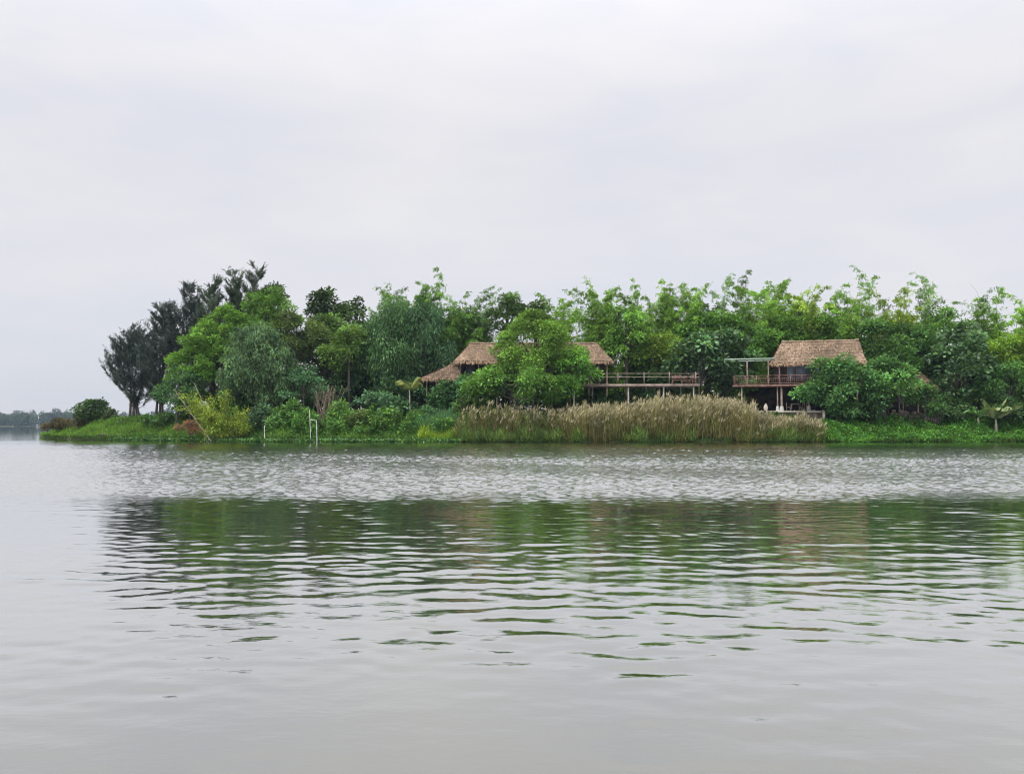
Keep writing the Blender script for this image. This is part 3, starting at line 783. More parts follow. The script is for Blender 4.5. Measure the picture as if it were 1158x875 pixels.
chair('red brown chair on the open deck next to the bench', at(776.5, 430, YD + 0.8).x, YD + 0.9, zd + 0.005, 0.4)
chair('red brown chair in the right corner of the open deck', at(782.5, 430, YD + 0.8).x, YD + 1.0, zd + 0.005, -0.6)

# --- stilt house at the right
YB = 91.5
b0, b1 = at(872, 409.5, YB), at(974, 409.5, YB); br_ = at(930, 387, YB + 3.1)
gB_ = at(880, 464.5, YB).z          # top of the platform
hB = thing('stilt_house', 'stilt house with thatched roof and railed terrace on the right', 'house', (at(900, 460, YB).x, YB, gB_))
thatch_roof(hB, b0.x, b1.x, YB, YB + 6.2, b0.z, br_.z, 1.15, 0.45, seed=3)
zfB = at(880, 434.5, YB).z; zeB = b0.z
t0 = at(832, 434, YB).x; t1 = b1.x - 0.5
mb = MB(); mb.box(((t0 + t1) / 2, YB + 2.9, zfB - 0.08), (t1 - t0, 5.4, 0.14)); mb.box(((t0 + t1) / 2 - 0.05, YB + 0.2, zfB - 0.10), (t1 - t0 + 0.2, 0.09, 0.2))
mb.build('terrace_floor', M_REDWOOD, hB)
wx0 = at(876, 420, YB).x
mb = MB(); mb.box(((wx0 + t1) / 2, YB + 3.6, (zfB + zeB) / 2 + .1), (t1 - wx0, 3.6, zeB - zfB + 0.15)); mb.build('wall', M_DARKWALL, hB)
for (p0, p1) in ((885, 893), (894.5, 910), (915, 930)):
    xa, xb = at(p0, 420, YB + 1.7).x, at(p1, 420, YB + 1.7).x
    mb = MB(); mb.box(((xa + xb) / 2, YB + 1.76, (zfB + zeB) / 2 + 0.12), (xb - xa + 0.08, 0.06, 1.72)); wf = mb.build('window', M_WOOD, hB)
    mb = MB(); mb.box(((xa + xb) / 2, YB + 1.72, (zfB + zeB) / 2 + 0.12), (xb - xa - 0.06, 0.03, 1.58)); sub(mb, 'pane', M_GLASS, wf)
# railing with crossed panels
mb = MB(); zt = at(860, 424, YB).z; yr = YB + 0.24
rail(mb, (t0, yr, zt), (t1, yr, zt), 0.06, 0.06); rail(mb, (t0, yr, zfB + 0.15), (t1, yr, zfB + 0.15), 0.05, 0.05)
rail(mb, (t0, yr, zfB + 0.72), (t1, yr, zfB + 0.72), 0.04, 0.045)
npan = 11
for k in range(npan + 1):
    x = t0 + (t1 - t0) * k / npan
    mb.box((x, yr, (zfB + zt) / 2), (0.075, 0.075, zt - zfB + 0.04))
    if k < npan:
        for j in range(1, 6):
            mb.box((x + (t1 - t0) / npan * j / 6, yr, zfB + 0.43), (0.03, 0.03, 0.56))
for yy in (yr + 1.5, yr + 3.0):
    mb.box((t0, yy, (zfB + zt) / 2), (0.075, 0.075, zt - zfB))
rail(mb, (t0, yr + 0.05, zt), (t0, yr + 3.0, zt), 0.06, 0.06); rail(mb, (t0, yr + 0.05, zfB + 0.15), (t0, yr + 3.0, zfB + 0.15), 0.05, 0.05)
mb.build('railing', M_REDWOOD, hB)
# pergola over the terrace
mb = MB(); zp = at(840, 405.2, YB).z; pa = at(821, 405, YB).x; pb = b0.x + 0.5
rail(mb, (pa, YB + 0.3, zp), (pb, YB + 0.3, zp + 0.12), 0.12, 0.10); rail(mb, (pa, YB + 3.3, zp), (pb, YB + 3.3, zp + 0.12), 0.12, 0.10)
for k in range(6):
    x = pa + 0.3 + (pb - pa - 0.6) * k / 5
    mb.box((x, YB + 1.8, zp + 0.125), (0.06, 3.4, 0.07))
mb.build('pergola', M_GREENBEAM, hB)
for px in (846.5, 870):
    x = at(px, 420, YB).x; post(None, hB, x, YB + 0.34, zfB, zp - 0.04, 0.075, M_WOOD)
x = at(882, 420, YB).x; post(None, hB, x, YB + 0.4, zfB, zeB - 0.1, 0.085, M_WOOD)
for px, r in ((840.5, 0.06), (880, 0.075), (884.5, 0.12), (914, 0.1), (940, 0.09), (965, 0.09)):
    x = at(px, 450, YB).x
    p = post(None, hB, x, YB + 0.5, gB_ + 0.0, zfB - 0.2, r, M_PALEPOST if px < 880 else M_WOOD)
    if 870 < px < 950:
        mb = MB(); rb = r + 0.05; mb.tube([[x, YB + 0.5, gB_], [x, YB + 0.5, gB_ + 0.25], [x, YB + 0.5, gB_ + 0.5]], [rb * 1.5, rb * 1.35, rb * 1.1], 10)
        mb.box((x, YB + 0.5, gB_ + 0.5), (rb * 1.6, rb * 1.6, 0.03)); sub(mb, 'footing', M_WHITE, p)
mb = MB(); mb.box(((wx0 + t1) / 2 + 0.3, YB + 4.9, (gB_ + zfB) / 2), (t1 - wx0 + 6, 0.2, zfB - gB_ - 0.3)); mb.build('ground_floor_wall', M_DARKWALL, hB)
hB.rotation_euler.z = R(-17.5)
# platform
pl0, pl1 = at(846, 466, YB - 0.6).x, at(933, 466, YB - 0.6).x
plat = thing('terrace_wall', 'pale concrete platform and retaining wall under the stilt house', 'wall', (at(900, 460, YB).x, YB, gz((pl0 + pl1) / 2, YB)))
plat.rotation_euler.z = R(-17.5)
mb = MB(); mb.box(((pl0 + pl1) / 2, YB + 2.2, gB_ - 0.11), (pl1 - pl0, 5.6, 0.2)); mb.build('slab', M_PLASTER, plat)
mb = MB(); mb.box(((pl0 + pl1) / 2, YB + 2.3, gB_ - 0.9), (pl1 - pl0 - 0.3, 5.3, 1.36)); mb.build('retaining_wall', M_BRICK, plat)
mb = MB(); mb.box((pl1 - 0.1, YB - 0.62, gB_ - 0.6), (0.26, 0.26, 1.25)); mb.build('pillar', M_PLASTER, plat)
table('dark wooden table under the stilt house', at(899, 460, YB + 1.6).x, YB + 1.6, gB_, 1.0, M_WOOD)
chair('wooden chair left of the table under the stilt house', at(891.5, 460, YB + 1.5).x, YB + 1.5, gB_, 1.4, M_WOOD)
chair('wooden chair right of the table under the stilt house', at(907, 460, YB + 1.5).x, YB + 1.5, gB_, -1.3, M_WOOD)
def urn(label, x, y, z, h):
    o = MB(); s = np.array([0, .06, .25, .5, .75, .88, .93, 1.0]); r = np.array([.09, .13, .2, .22, .15, .09, .09, .13]) * h / 0.75
    o.tube(np.stack([np.full(8, x), np.full(8, y), z + s * h], 1), r, 12)
    o.add([[x - .08, y - .08, z + h * .9], [x + .08, y - .08, z + h * .9], [x + .08, y + .08, z + h * .9], [x - .08, y + .08, z + h * .9]], [[0, 1, 2, 3]])
    ob = o.build('garden_urn', M_PALEPOST, smooth=True); ob['label'] = label; ob['category'] = 'urn'
    return ob
urn('taller pale urn on the platform at the left under the terrace', at(852.5, 460, YB + 0.3).x, YB + 0.3, gB_, 0.85)
urn('smaller pale urn on the platform between the posts', at(866, 460, YB + 1.2).x, YB + 1.2, gB_, 0.8)

# --- half hidden hut and low wall at the right
YR = 93.5
r0, r1 = at(1000, 438, YR), at(1062, 438, YR); rr = at(1030, 421, YR + 2)
hR = thing('thatched_hut', 'thatched hut almost hidden in bushes right of the stilt house', 'hut', ((r0.x + r1.x) / 2, YR + 2, gz(r0.x, YR)))
thatch_roof(hR, r0.x, r1.x, YR, YR + 4, r0.z, rr.z, 1.2, 1.0, seed=4)
zf = gz(r0.x, YR)
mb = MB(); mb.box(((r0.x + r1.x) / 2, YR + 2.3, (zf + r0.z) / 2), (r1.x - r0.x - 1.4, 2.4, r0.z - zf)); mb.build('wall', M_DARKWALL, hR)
for k in range(4):
    x = r0.x + 0.5 + (r1.x - r0.x - 1.0) * k / 3
    post(None, hR, x, YR + 0.35, gz(x, YR), r0.z + 0.05, 0.06)
rng = np.random.default_rng(50)
YW = 92.5
w0, w1 = at(978, 466, YW).x, at(1062, 466, YW).x
lw_ = MB(); nbk = 22
for row in range(3):
    for k in range(nbk):
        if row == 2 and rng.random() < 0.35: continue
        x = w0 + (w1 - w0) * (k + 0.5 + 0.4 * (row % 2)) / nbk
        lw_.box((x, YW + rng.normal(0, 0.015), gz(x, YW) - 0.05 + 0.36 * row + 0.3), ((w1 - w0) / nbk - 0.02, 0.3, 0.34), 0, math.exp(rng.normal(0, .1)))
o = lw_.build('low_wall', M_BRICK); o['label'] = 'low broken stone wall under the bushes on the right bank'; o['category'] = 'wall'
pf = MB(); f0, f1 = at(1021, 460, 91.6).x, at(1059, 460, 91.6).x
for k in range(24):
    x = f0 + (f1 - f0) * k / 23; z = gz(x, 91.6)
    pf.tube([[x, 91.6, z - 0.1], [x + rng.normal(0, .03), 91.6, z + rng.uniform(1.0, 1.4)]], 0.022, 5)
pf.box(((f0 + f1) / 2, 91.57, gz(f0, 91.6) + 0.55), (f1 - f0, 0.04, 0.06)); pf.box(((f0 + f1) / 2, 91.57, gz(f0, 91.6) + 1.0), (f1 - f0, 0.04, 0.06))
o = pf.build('stick_fence', M_BARK); o['label'] = 'brown stick fence in front of the half hidden hut'; o['category'] = 'fence'

# ------------------------------------------------------------------ shrubs and small plants along the bank
def shrub(label, px, top, bot, hw, Y, col, seed, name='leafy_shrub', **k):
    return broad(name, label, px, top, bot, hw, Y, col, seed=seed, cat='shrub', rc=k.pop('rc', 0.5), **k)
shrub('dark bushy tree above brown brush at the left tip of the land', 107, 448, 484, 22, 110, (0.035, 0.07, 0.025), 101, name='bushy_tree', rc=0.7)
shrub('thin dark shrub between the bushy tree and the casuarinas', 128, 462, 482, 10, 108, (0.04, 0.06, 0.03), 102)
shrub('brown brush mound at the left tip of the land', 70, 472, 493, 22, 114, (0.075, 0.068, 0.045), 103, name='dry_shrub', L=0.25)
shrub('brown brush mound just below the dark bushy tree', 92, 468, 491, 16, 110, (0.07, 0.065, 0.042), 104, name='dry_shrub', L=0.25)
shrub('red brown dead bush under the leaning bamboo pole', 215, 474, 498, 17, 90.0, (0.17, 0.10, 0.07), 105, name='dead_bush', L=0.22, wr=0.25)
shrub('dark blue green shrub right of the yellow bamboo', 297, 452, 496, 18, 89.0, (0.05, 0.095, 0.055), 106)
shrub('bright green shrub left of the white pole frame', 333, 452, 497, 24, 88.6, (0.075, 0.165, 0.045), 107)
shrub('mid green shrub between the blue green shrub and the bright one', 314, 468, 497, 15, 88.4, (0.06, 0.125, 0.045), 108)
rng = np.random.default_rng(109)
p0 = at(366, 476, 90.0); p0.z = gz(p0.x, 90.0)
ts = thing('bare_shrub', 'grey pink nearly leafless shrub behind the white pole frame', 'shrub', p0)
st, lf = MB(), MB()
for k in range(32):
    b = np.array(p0) + np.array([rng.normal(0, 0.5), rng.normal(0, 0.3), -0.1]); tp = np.array(at(rng.normal(367, 8.5), 434 + abs(rng.normal(0, 9)), 90.0 + rng.normal(0, .5)))
    sgm = np.linspace(0, 1, 6)[:, None]
    pts = b + (tp - b) * sgm + rng.normal(0, 0.05, (6, 3))
    st.tube(pts, np.linspace(0.028, 0.01, 6), 4)
    n = 26; u = rng.uniform(0.35, 1, n)
    P = np.stack([np.interp(u, sgm[:, 0], pts[:, a]) for a in range(3)], 1)
    lf.leaves(P, rng.normal(0, 0.5, (n, 3)) + np.array([0, 0, 0.9]), rng.uniform(0.2, 0.42, n), rng.uniform(0.025, 0.055, n), jit(rng, (0.155, 0.14, 0.12), n, .25, .05), rng=rng)
st.build('stems', M_WOOD, ts); lf.build('twigs', M_LEAF, ts)
shrub('light green shrub just right of the white pole frame', 383, 452, 492, 20, 89.2, (0.085, 0.175, 0.05), 110)
shrub('brown tinged green shrub below the light green one', 408, 462, 496, 20, 88.6, (0.08, 0.125, 0.045), 111)
shrub('broad leaved shrub with pale sheen left of small palm', 428, 441, 472, 22, 91, (0.055, 0.12, 0.06), 112, L=0.5, mat=M_GLOSSLEAF, rc=0.6)
shrub('broad leaved shrub below the small palm', 452, 448, 476, 18, 90.6, (0.055, 0.12, 0.055), 113, L=0.5, mat=M_GLOSSLEAF, rc=0.6)
shrub('green shrub at the water under the broad leaved ones', 440, 462, 495, 22, 88.8, (0.075, 0.15, 0.04), 114)
shrub('dark green shrub right of the small palm', 478, 452, 488, 20, 89.6, (0.05, 0.11, 0.05), 115)
shrub('dark leafy bush in front of the small hut', 503, 430, 468, 20, 91, (0.045, 0.105, 0.045), 116, L=0.42)
shrub('pale tipped bush between the hut bush and the brown reeds', 528, 446, 480, 16, 89.8, (0.08, 0.145, 0.055), 117)
shrub('green shrub on the slope behind the yellow bamboo', 268, 462, 492, 22, 91.5, (0.05, 0.11, 0.04), 118)
shrub('dark shrub under the blue green small tree at the left', 178, 462, 488, 20, 97, (0.045, 0.095, 0.035), 119)
shrub('green bush on the slope below the casuarina trunks', 150, 472, 488, 18, 103, (0.05, 0.10, 0.035), 120)
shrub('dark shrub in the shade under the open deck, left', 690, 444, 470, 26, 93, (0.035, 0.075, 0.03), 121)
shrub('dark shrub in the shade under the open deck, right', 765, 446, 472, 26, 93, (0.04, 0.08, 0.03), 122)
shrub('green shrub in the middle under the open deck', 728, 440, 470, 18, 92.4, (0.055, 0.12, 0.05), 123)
shrub('dark low bush beside the concrete platform', 958, 452, 478, 24, 90.2, (0.045, 0.10, 0.04), 124)
shrub('dark low bush in front of the low broken wall', 984, 455, 477, 18, 90.6, (0.04, 0.085, 0.04), 125)
shrub('fresh green bush hiding the front posts of the right hut', 1046, 434, 472, 17, 91.0, (0.055, 0.125, 0.04), 132)
shrub('low green bush at the right end of the stick fence', 1062, 456, 476, 18, 91.2, (0.06, 0.115, 0.05), 126)
shrub('low grey green bush left of the banana plant', 1088, 458, 478, 16, 91.4, (0.06, 0.115, 0.05), 127)

FILL = [
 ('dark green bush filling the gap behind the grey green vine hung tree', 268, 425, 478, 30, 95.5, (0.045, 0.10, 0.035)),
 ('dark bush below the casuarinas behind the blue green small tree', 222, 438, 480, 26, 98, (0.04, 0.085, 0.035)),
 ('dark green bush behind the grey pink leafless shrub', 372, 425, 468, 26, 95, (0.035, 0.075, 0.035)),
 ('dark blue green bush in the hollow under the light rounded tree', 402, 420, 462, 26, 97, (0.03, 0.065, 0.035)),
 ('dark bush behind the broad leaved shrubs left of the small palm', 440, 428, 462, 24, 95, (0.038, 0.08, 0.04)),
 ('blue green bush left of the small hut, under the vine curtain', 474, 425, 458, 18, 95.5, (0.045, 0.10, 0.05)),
 ('green understorey tree behind the right end of long roof and deck', 690, 362, 425, 26, 101, (0.075, 0.16, 0.04)),
 ('green understorey tree behind the left half of the open deck', 728, 382, 440, 26, 100, (0.06, 0.13, 0.035)),
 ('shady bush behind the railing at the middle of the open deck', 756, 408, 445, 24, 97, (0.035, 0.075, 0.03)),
 ('green understorey tree left of the narrow tall bamboo plume', 790, 352, 400, 26, 101, (0.075, 0.165, 0.04)),
 ('bright green understorey tree over the dark large leaved pair', 815, 345, 385, 26, 101.5, (0.085, 0.185, 0.04)),
 ('green understorey tree right of the stilt house roof', 1012, 378, 440, 28, 96, (0.06, 0.135, 0.04)),
 ('green understorey tree above the half hidden hut', 1050, 382, 430, 24, 97, (0.05, 0.115, 0.035)),
 ('green understorey tree between large leaved tree and banana plant', 1108, 385, 455, 24, 95.5, (0.05, 0.115, 0.035)),
 ('mid green tree low behind the olive yellow bamboo', 1070, 345, 400, 28, 100, (0.07, 0.15, 0.035)),
]
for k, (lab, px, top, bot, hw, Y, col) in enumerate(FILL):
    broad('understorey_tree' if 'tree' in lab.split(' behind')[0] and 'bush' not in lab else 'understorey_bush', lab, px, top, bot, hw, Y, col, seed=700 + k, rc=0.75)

# young yellow bamboo leaning over the water, and the poles
rng = np.random.default_rng(130)
yb = thing('young_bamboo', 'leaning yellow green young bamboo at the water edge', 'bamboo', (at(250, 497, 88.2).x, 88.2, gz(at(250, 497, 88.2).x, 88.2)))
cu, lf = MB(), MB()
for k in range(46):
    p0 = np.array(at(rng.uniform(232, 275), 496, 88.2)) + np.array([0, rng.normal(0, .4), 0]); p0[2] = gz(p0[0], p0[1]) - 0.1
    if k < 8:
        tgt = np.array(at(rng.uniform(194, 235), rng.uniform(440, 462), 87.8 + rng.normal(0, .4)))
    elif k < 13:
        tgt = np.array(at(rng.uniform(232, 262), rng.uniform(440, 455), 88.6))
    else:
        tgt = np.array(at(rng.uniform(225, 284), rng.uniform(462, 486), 88 + rng.normal(0, .7)))
    s = np.linspace(0, 1, 8)[:, None]
    pts = p0 + (tgt - p0) * s + np.array([0, 0, 0.5]) * np.sin(s * np.pi)
    cu.tube(pts, np.linspace(0.03, 0.008, 8), 5)
    n = 210
    u = rng.uniform(0.2, 1, n)
    P = np.stack([np.interp(u, s[:, 0], pts[:, a]) for a in range(3)], 1) + rng.normal(0, 0.22, (n, 3))
    D = (tgt - p0) * 0.15 + rng.normal(0, 0.6, (n, 3)); D[:, 2] -= 0.2
    lf.leaves(P, D, rng.uniform(0.2, 0.4, n), rng.uniform(0.05, 0.11, n), jit(rng, (0.135, 0.195, 0.032), n, 0.3, 0.15), rng=rng)
cu.build('culms', M_CULM, yb); lf.build('foliage', M_LEAF, yb)
def pole(label, p, q, r, mat=M_PALEPOST, name='leaning_pole', cat='pole'):
    p, q = np.array(p), np.array(q)
    mb = MB(); s = np.linspace(0, 1, 7)[:, None]
    mb.tube(p + (q - p) * s + np.array([0, 0, -0.06]) * np.sin(s * np.pi), np.linspace(r, r * 0.7, 7), 7)
    o = mb.build(name, mat); o['label'] = label; o['category'] = cat
    return o
pole('long pale pole leaning left out of the water over the dead bush', at(239, 499, 87.0), at(197, 440, 87.6), 0.038, M_WOOD)
pole('short pale pole leaning above the yellow bamboo', at(236, 468, 88.4), at(219, 432, 89.5), 0.034, M_WOOD)
pole('thin dark stick lying across the dead bush', at(203, 484, 89.0), at(224, 474, 89.4), 0.05, M_BARK, 'fallen_branch', 'branch')
pole('low dark driftwood log on the left bank edge', at(112, 491.5, 98.5), at(142, 489, 98.0), 0.10, M_BARK, 'driftwood_log', 'log')
pole('bare dark branch sticking up at the left tip of the land', at(54, 488, 116.5), at(47, 479, 116), 0.07, M_BARK, 'bare_branch', 'branch')
o = pole('short pale stake standing in the bank plants', at(299.3, 499, 86.3), at(299.0, 481, 86.3), 0.05, M_PALEPOST, 'wooden_stake', 'stake')
fr = thing('pole_frame', 'white frame of two uprights joined by a crossbar at the bank', 'frame', at(354, 498, 86))
p1, p2 = at(350, 463, 86), at(358, 475, 86)
for tp, b in ((p1, at(351.5, 500, 86)), (p2, at(358.5, 502, 85.4))):
    mb = MB(); mb.tube([np.array(b), (np.array(b) + np.array(tp)) / 2, np.array(tp)], 0.03, 7); mb.build('upright', M_WHITE, fr)
mb = MB(); mb.tube([np.array(at(350.4, 475, 86)), np.array(at(354, 475, 86)), np.array(at(358, 475.6, 86))], 0.026, 7); mb.build('crossbar', M_WHITE, fr)

# small palm and banana plant
def frond(mb, rng, p, az, ln, up, droop, wl, col, n=22):
    s = np.linspace(0, 1, 10)
    d = np.array([math.cos(az), math.sin(az), 0])
    pts = p + d * (ln * s ** 0.9 * math.cos(up * 0.75))[:, None] + np.array([0, 0, 1]) * (ln * (1.25 * math.sin(up) * s - 1.25 * droop * s ** 2.4))[:, None]
    mb.tube(pts, np.linspace(0.03, 0.008, 10), 4, np.array(col) * 1.2)
    for k in range(n):
        u = 0.15 + 0.85 * k / (n - 1)
        c = np.array([np.interp(u, s, pts[:, a]) for a in range(3)])
        sd_ = np.array([-d[1], d[0], 0])
        P = np.stack([c, c]); D = np.stack([sd_ + d * 0.6 - np.array([0, 0, .5]), -sd_ + d * 0.6 - np.array([0, 0, .5])])
        mb.leaves(P, D, wl * math.sin(math.pi * min(0.95, 0.15 + u * 0.75)) + 0.1, 0.09, jit(rng, col, 2), rng=rng, side=np.tile(d, (2, 1)))
rng = np.random.default_rng(140)
pb = at(464, 470, 90.2); pg = gz(pb.x, 90.2)
pm = thing('small_palm', 'small yellowish palm with drooping fronds left of the small hut', 'palm', (pb.x, 90.2, pg))
pt = at(463, 441, 90.2)
mb = MB(); mb.tube([[pb.x, 90.2, pg - .2], [pb.x - .05, 90.2, (pg + pt.z) / 2], [pt.x, 90.2, pt.z]], [0.10, 0.08, 0.06], 8); mb.build('trunk', M_PALEPOST, pm)
mb = MB()
for k in range(10):
    frond(mb, rng, np.array([pt.x, 90.2, pt.z]), k * 2.4 + 0.3, rng.uniform(1.7, 2.4), rng.uniform(0.9, 1.5), rng.uniform(0.5, 0.95), 0.75, (0.12, 0.15, 0.06))
mb.build('fronds', M_LEAF, pm)
def banana(label, px, basepy, toppy, Y, col, seed, nl, ln, mat=M_GLOSSLEAF, tips=(0.0,)):
    rng = np.random.default_rng(seed)
    b = at(px, basepy, Y); g = gz(b.x, Y); zt = at(px, toppy, Y).z
    o = thing('banana_plant', label, 'banana plant', (b.x, Y, g))
    mb = MB(); hz = g + (zt - g) * 0.33
    mb.tube([[b.x, Y, g - .1], [b.x + .03, Y, (g + hz) / 2], [b.x, Y, hz]], [0.16, 0.13, 0.08], 9); mb.build('stem', M_PLASTER, o)
    lf = MB()
    for k in range(nl):
        az = k * 2.399 + 0.4; up = rng.uniform(0.85, 1.5); L_ = ln * rng.uniform(0.7, 1.15); dr = rng.uniform(0.3, 0.9)
        s = np.linspace(0, 1, 12); d = np.array([math.cos(az), math.sin(az), 0]); sd_ = np.array([-d[1], d[0], 0])
        c = np.array([b.x, Y, hz]) + d * (L_ * s * math.cos(up * .7))[:, None] + np.array([0, 0, 1]) * (L_ * (math.sin(up) * 1.1 * s - dr * s ** 2.2))[:, None]
        w = 0.23 * np.sin(np.pi * np.clip(0.02 + s * 0.97, 0, 1)) ** 0.6 * (L_ / 1.8)
        w[:2] *= 0.25
        tw = rng.uniform(-1.0, 1.0)
        for sgn in (-1, 1):
            edge = c + sgn * (sd_ * math.cos(tw) + np.array([0, 0, math.sin(tw)])) * w[:, None] - np.array([0, 0, 0.35]) * w[:, None] + rng.normal(0, 0.02, (12, 3))
            V = np.concatenate([c, edge]); q = np.arange(11)
            keep = q[rng.random(11) > 0.08]
            lf.add(V, np.stack([keep, keep + 1, keep + 13, keep + 12], 1), jit(rng, col, len(keep), 0.12, 0.08))
    lf.build('leaves', mat, o)
    return o
shrub('dark shrub behind the banana plant stems', 1140, 446, 480, 24, 92.0, (0.045, 0.095, 0.04), 128)
shrub('dark green shrub at the right edge above the creeping plants', 1172, 448, 482, 24, 91.5, (0.05, 0.105, 0.04), 129)
shrub('dull green shrub between the fence and the small banana plant', 1074, 446, 476, 20, 92.4, (0.045, 0.095, 0.035), 131)
banana('big banana plant with pale drooping leaves on the right bank', 1126, 481, 441, 90.6, (0.12, 0.165, 0.08), 141, 30, 2.7)
banana('small fresh green banana plant left of the big pale one', 1106, 480, 447, 90.8, (0.10, 0.21, 0.08), 142, 20, 2.0)

# ------------------------------------------------------------------ reeds, grass, floating plants
def reeds(name, label, px0, px1, ya, yb_, n, hfun, col1, col2, seed, plume=0.8):
    rng = np.random.default_rng(seed)
    mb = MB()
    Y = rng.uniform(ya, yb_, n); px = rng.uniform(px0, px1, n) + rng.normal(0, 3.5, n)
    X = (px - W0 / 2) / F * Y
    Z = ground_z(X, Y) - 0.05
    Z = np.maximum(Z, -0.25)
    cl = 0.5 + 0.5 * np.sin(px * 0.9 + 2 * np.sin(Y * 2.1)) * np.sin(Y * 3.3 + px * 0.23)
    h = np.array([hfun(p) for p in px]) * (1.06 - 0.30 * (1 - cl) - 0.5 * rng.random(n) ** 2.0) * np.exp(rng.normal(0, 0.05, n))
    topz = h
    P = np.stack([X, Y, Z], 1)
    lean = rng.normal(0, 0.12, (n, 3)); lean[:, 0] += 0.12 * np.sin(px * 0.5); lean[:, 2] = 1
    ln = np.maximum(topz - Z, 0.8)
    mix = np.clip(rng.random((n, 1)) * 0.7 + 0.45 * (0.5 + 0.5 * np.sin(px * 0.11 + 1.0) * np.sin(px * 0.043 + Y))[:, None] - 0.05 + 0.35 * np.clip((px - 850) / 40, 0, 1)[:, None], 0, 1)
    C = np.array(col1) * (1 - mix) + np.array(col2) * mix
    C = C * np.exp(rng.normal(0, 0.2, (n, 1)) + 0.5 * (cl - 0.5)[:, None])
    sd = np.stack([np.ones(n), rng.normal(0, .5, n), np.zeros(n)], 1)
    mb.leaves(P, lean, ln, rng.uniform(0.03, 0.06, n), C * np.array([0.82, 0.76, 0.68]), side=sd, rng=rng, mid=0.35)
    for k in range(8):
        u = rng.uniform(0.08, 0.96, n)[:, None]
        Q = P + unit(lean) * ln[:, None] * u
        D = np.stack([rng.normal(0, 0.55, n), rng.normal(0, 0.4, n), rng.uniform(0.35, 1.0, n)], 1)
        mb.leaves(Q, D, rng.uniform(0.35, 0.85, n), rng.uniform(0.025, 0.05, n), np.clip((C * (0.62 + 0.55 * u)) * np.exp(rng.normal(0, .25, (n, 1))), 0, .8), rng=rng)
    m_ = rng.random(n) < plume
    T = (P + unit(lean) * ln[:, None])[m_]; k = m_.sum()
    for j in range(4):
        D = np.stack([rng.normal(0.25, 0.28, k), rng.normal(0, 0.25, k), rng.uniform(0.5, 1.0, k)], 1)
        mb.leaves(T - np.array([0, 0, .15]), D, rng.uniform(0.3, 0.65, k), rng.uniform(0.06, 0.12, k), np.array([0.34, 0.305, 0.20]) * np.exp(rng.normal(0, .2, (k, 1))), rng=rng)
    o = mb.build(name, M_REED)
    return kind(o, 'stuff', label, 'reeds')
def ztop(py, Y=87.0):
    return at(600, py, Y).z
STRAW = (0.27, 0.238, 0.10); OLIVE = (0.135, 0.165, 0.05); GREENR = (0.09, 0.16, 0.04)
def h_main(p):
    return ztop(np.interp(p, [638, 655, 690, 720, 745, 765, 800, 835, 850, 858, 885, 900, 915, 930], [466, 459, 459, 456, 450, 452, 452, 452, 459, 471, 474, 471, 473, 480]) + 2.0 * math.sin(p * 0.31) + 1.5 * math.sin(p * 0.83))
def h_left(p):
    return ztop(np.interp(p, [512, 525, 545, 580, 600, 640], [482, 460, 458, 459, 462, 466]) + 2.5 * math.sin(p * 0.37) + 1.5 * math.sin(p * 0.9))
reeds('reeds', 'tall dry straw coloured reeds standing in front of the deck', 640, 926, 85.0, 88.6, 4600, h_main, STRAW, OLIVE, 151)
reeds('reeds', 'olive and brown reeds below the round tree', 517, 645, 85.2, 88.4, 1100, h_left, (0.17, 0.135, 0.06), GREENR, 152, plume=0.35)

def cover(name, label, X, Y, lift, L, wr, col, seed, up=0.8, mat=None, cat='plants', v=0.25):
    rng = np.random.default_rng(seed); n = len(X)
    Z = np.maximum(ground_z(X, Y), -0.02)
    P = np.stack([X, Y, Z + lift * rng.random(n)], 1)
    D = np.stack([rng.normal(0, .6, n), rng.normal(0, .6, n), np.full(n, up) * rng.uniform(0.3, 1.2, n)], 1)
    mb = MB(); mb.leaves(P, D, L * rng.uniform(0.6, 1.4, n), L * wr * rng.uniform(0.7, 1.3, n), jit(rng, col, n, v, 0.15), rng=rng)
    o = mb.build(name, mat or M_LEAF)
    return kind(o, 'stuff', label, cat)
rng = np.random.default_rng(160)
def band(n, x0, x1, d0, d1, lumpy=0.0):
    X = rng.uniform(x0, x1, n); return X, shore(X) + rng.uniform(d0, d1, n)
X, Y = band(60000, 30, 75, -0.6, 8.0)
lump = 0.35 + 0.35 * np.sin(X * 1.1 + 0.5 * np.sin(Y)) * np.sin(Y * 1.4 + X * 0.4) + 0.15
cover('creeping_plants', 'bright green creeping plants covering the right bank slope', X, Y, np.clip(lump, 0.1, 0.9), 0.24, 0.6, (0.055, 0.145, 0.028), 161, up=0.5)
X, Y = band(60000, -66, -8, 0.2, 9.0)
lump = 0.3 + 0.25 * np.sin(X * 0.9) * np.sin(Y * 1.2)
cover('grass', 'green grass on the left bank slope', X, Y, np.clip(lump, 0.05, 0.6), 0.38, 0.16, (0.075, 0.155, 0.028), 162, up=1.2, cat='grass')
X, Y = band(26000, -44, -5, -0.9, 1.6)
cover('floating_plants', 'low dark green water plants floating along the left bank', X, Y, 0.28, 0.2, 0.85, (0.05, 0.12, 0.03), 163, up=0.5, mat=M_GLOSSLEAF, cat='water plants', v=0.35)
X, Y = band(30000, -62, 60, -1.0, 0.4)
X, Y = (lambda k: (X[k], Y[k]))((Y - shore(X)) > -0.45 - 0.6 * np.sin(X * 0.8) * np.sin(X * 0.29 + 1) - 0.25 * np.sin(X * 3.1))
cover('marsh_grass', 'dark green marsh grass fringe along the water line', X, Y, 0.22, 0.3, 0.2, (0.03, 0.058, 0.016), 167, up=1.2, cat='grass')
X, Y = band(9000, -9.0, -3.2, 0.0, 3.0)
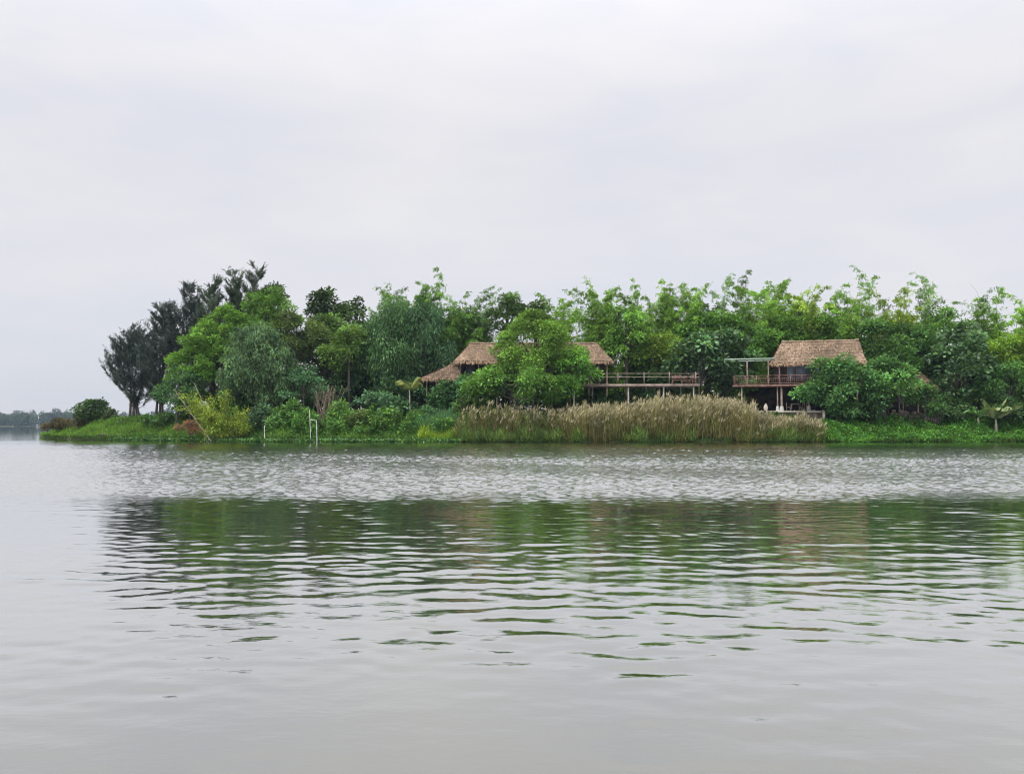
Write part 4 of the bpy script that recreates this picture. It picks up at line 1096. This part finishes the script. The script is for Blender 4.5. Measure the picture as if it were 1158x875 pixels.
cover('grass', 'bright yellow green grass tuft at the left foot of the reeds', X, Y, np.clip(0.5 + 0.3 * np.sin(X * 2), .1, .8), 0.5, 0.1, (0.14, 0.23, 0.03), 164, up=1.4, cat='grass')
n = 34000
X = rng.uniform(-31, -4.5, n); Y = shore(X) + rng.uniform(1.0, 6.0, n)
hh = (0.35 + 0.28 * np.sin(X * 1.7 + 1.5 * np.sin(Y * 0.9)) + 0.22 * np.sin(X * 0.61 + Y * 1.3) + 0.15 * np.sin(X * 4.1 - Y)) * 2.6
cover('creepers', 'tangle of green creepers between the shrubs on the left bank', X, Y, np.clip(hh, 0.15, 2.2), 0.32, 0.5, (0.065, 0.145, 0.04), 168, up=0.3, cat='creepers', v=0.3)
n = 9000
X = rng.uniform(-5.5, 30.5, n); Y = shore(X) + rng.uniform(-0.5, 0.8, n)
k = (np.sin(X * 0.9) * np.sin(X * 0.37 + 1) + 0.5 * np.sin(X * 2.3) > 0.0) | (X < 4.5) | (X > 25)
X, Y = X[k], Y[k]
cover('reed_shoots', 'fresh green shoots among the foot of the dry reeds', X, Y, 0.5 + 0.5 * np.sin(X * 1.7) ** 2, 0.75, 0.075, (0.075, 0.125, 0.035), 169, up=1.6, cat='reed shoots', v=0.3)
X, Y = band(6000, -9.5, -5.5, 2.0, 5.0)
cover('tall_grass', 'tall blue green grass blades right of the small palm', X, Y, 0.9, 0.9, 0.07, (0.07, 0.15, 0.08), 165, up=2.0, cat='grass')
X, Y = band(40000, -40, 40, 5.0, 22.0)
cover('undergrowth', 'dark ground cover below the trees', X, Y, 0.7, 0.42, 0.5, (0.04, 0.075, 0.02), 166, up=0.7, cat='undergrowth')

# ------------------------------------------------------------------ haze
HAZE = 0.00017
if HAZE > 0:
    mb = MB(); mb.box((-250, 520, 18.5), (2600, 1240, 43)); 
    m, t, out = newmat('haze_air')
    pv = t.nodes.new('ShaderNodeVolumePrincipled'); pv.inputs['Density'].default_value = HAZE; pv.inputs['Color'].default_value = (0.48, 0.62, 0.84, 1); pv.inputs['Anisotropy'].default_value = 0.2
    t.links.new(pv.outputs[0], out.inputs['Volume'])
    o = mb.build('haze', m); kind(o, 'stuff', 'thin pale haze over the river', 'haze')
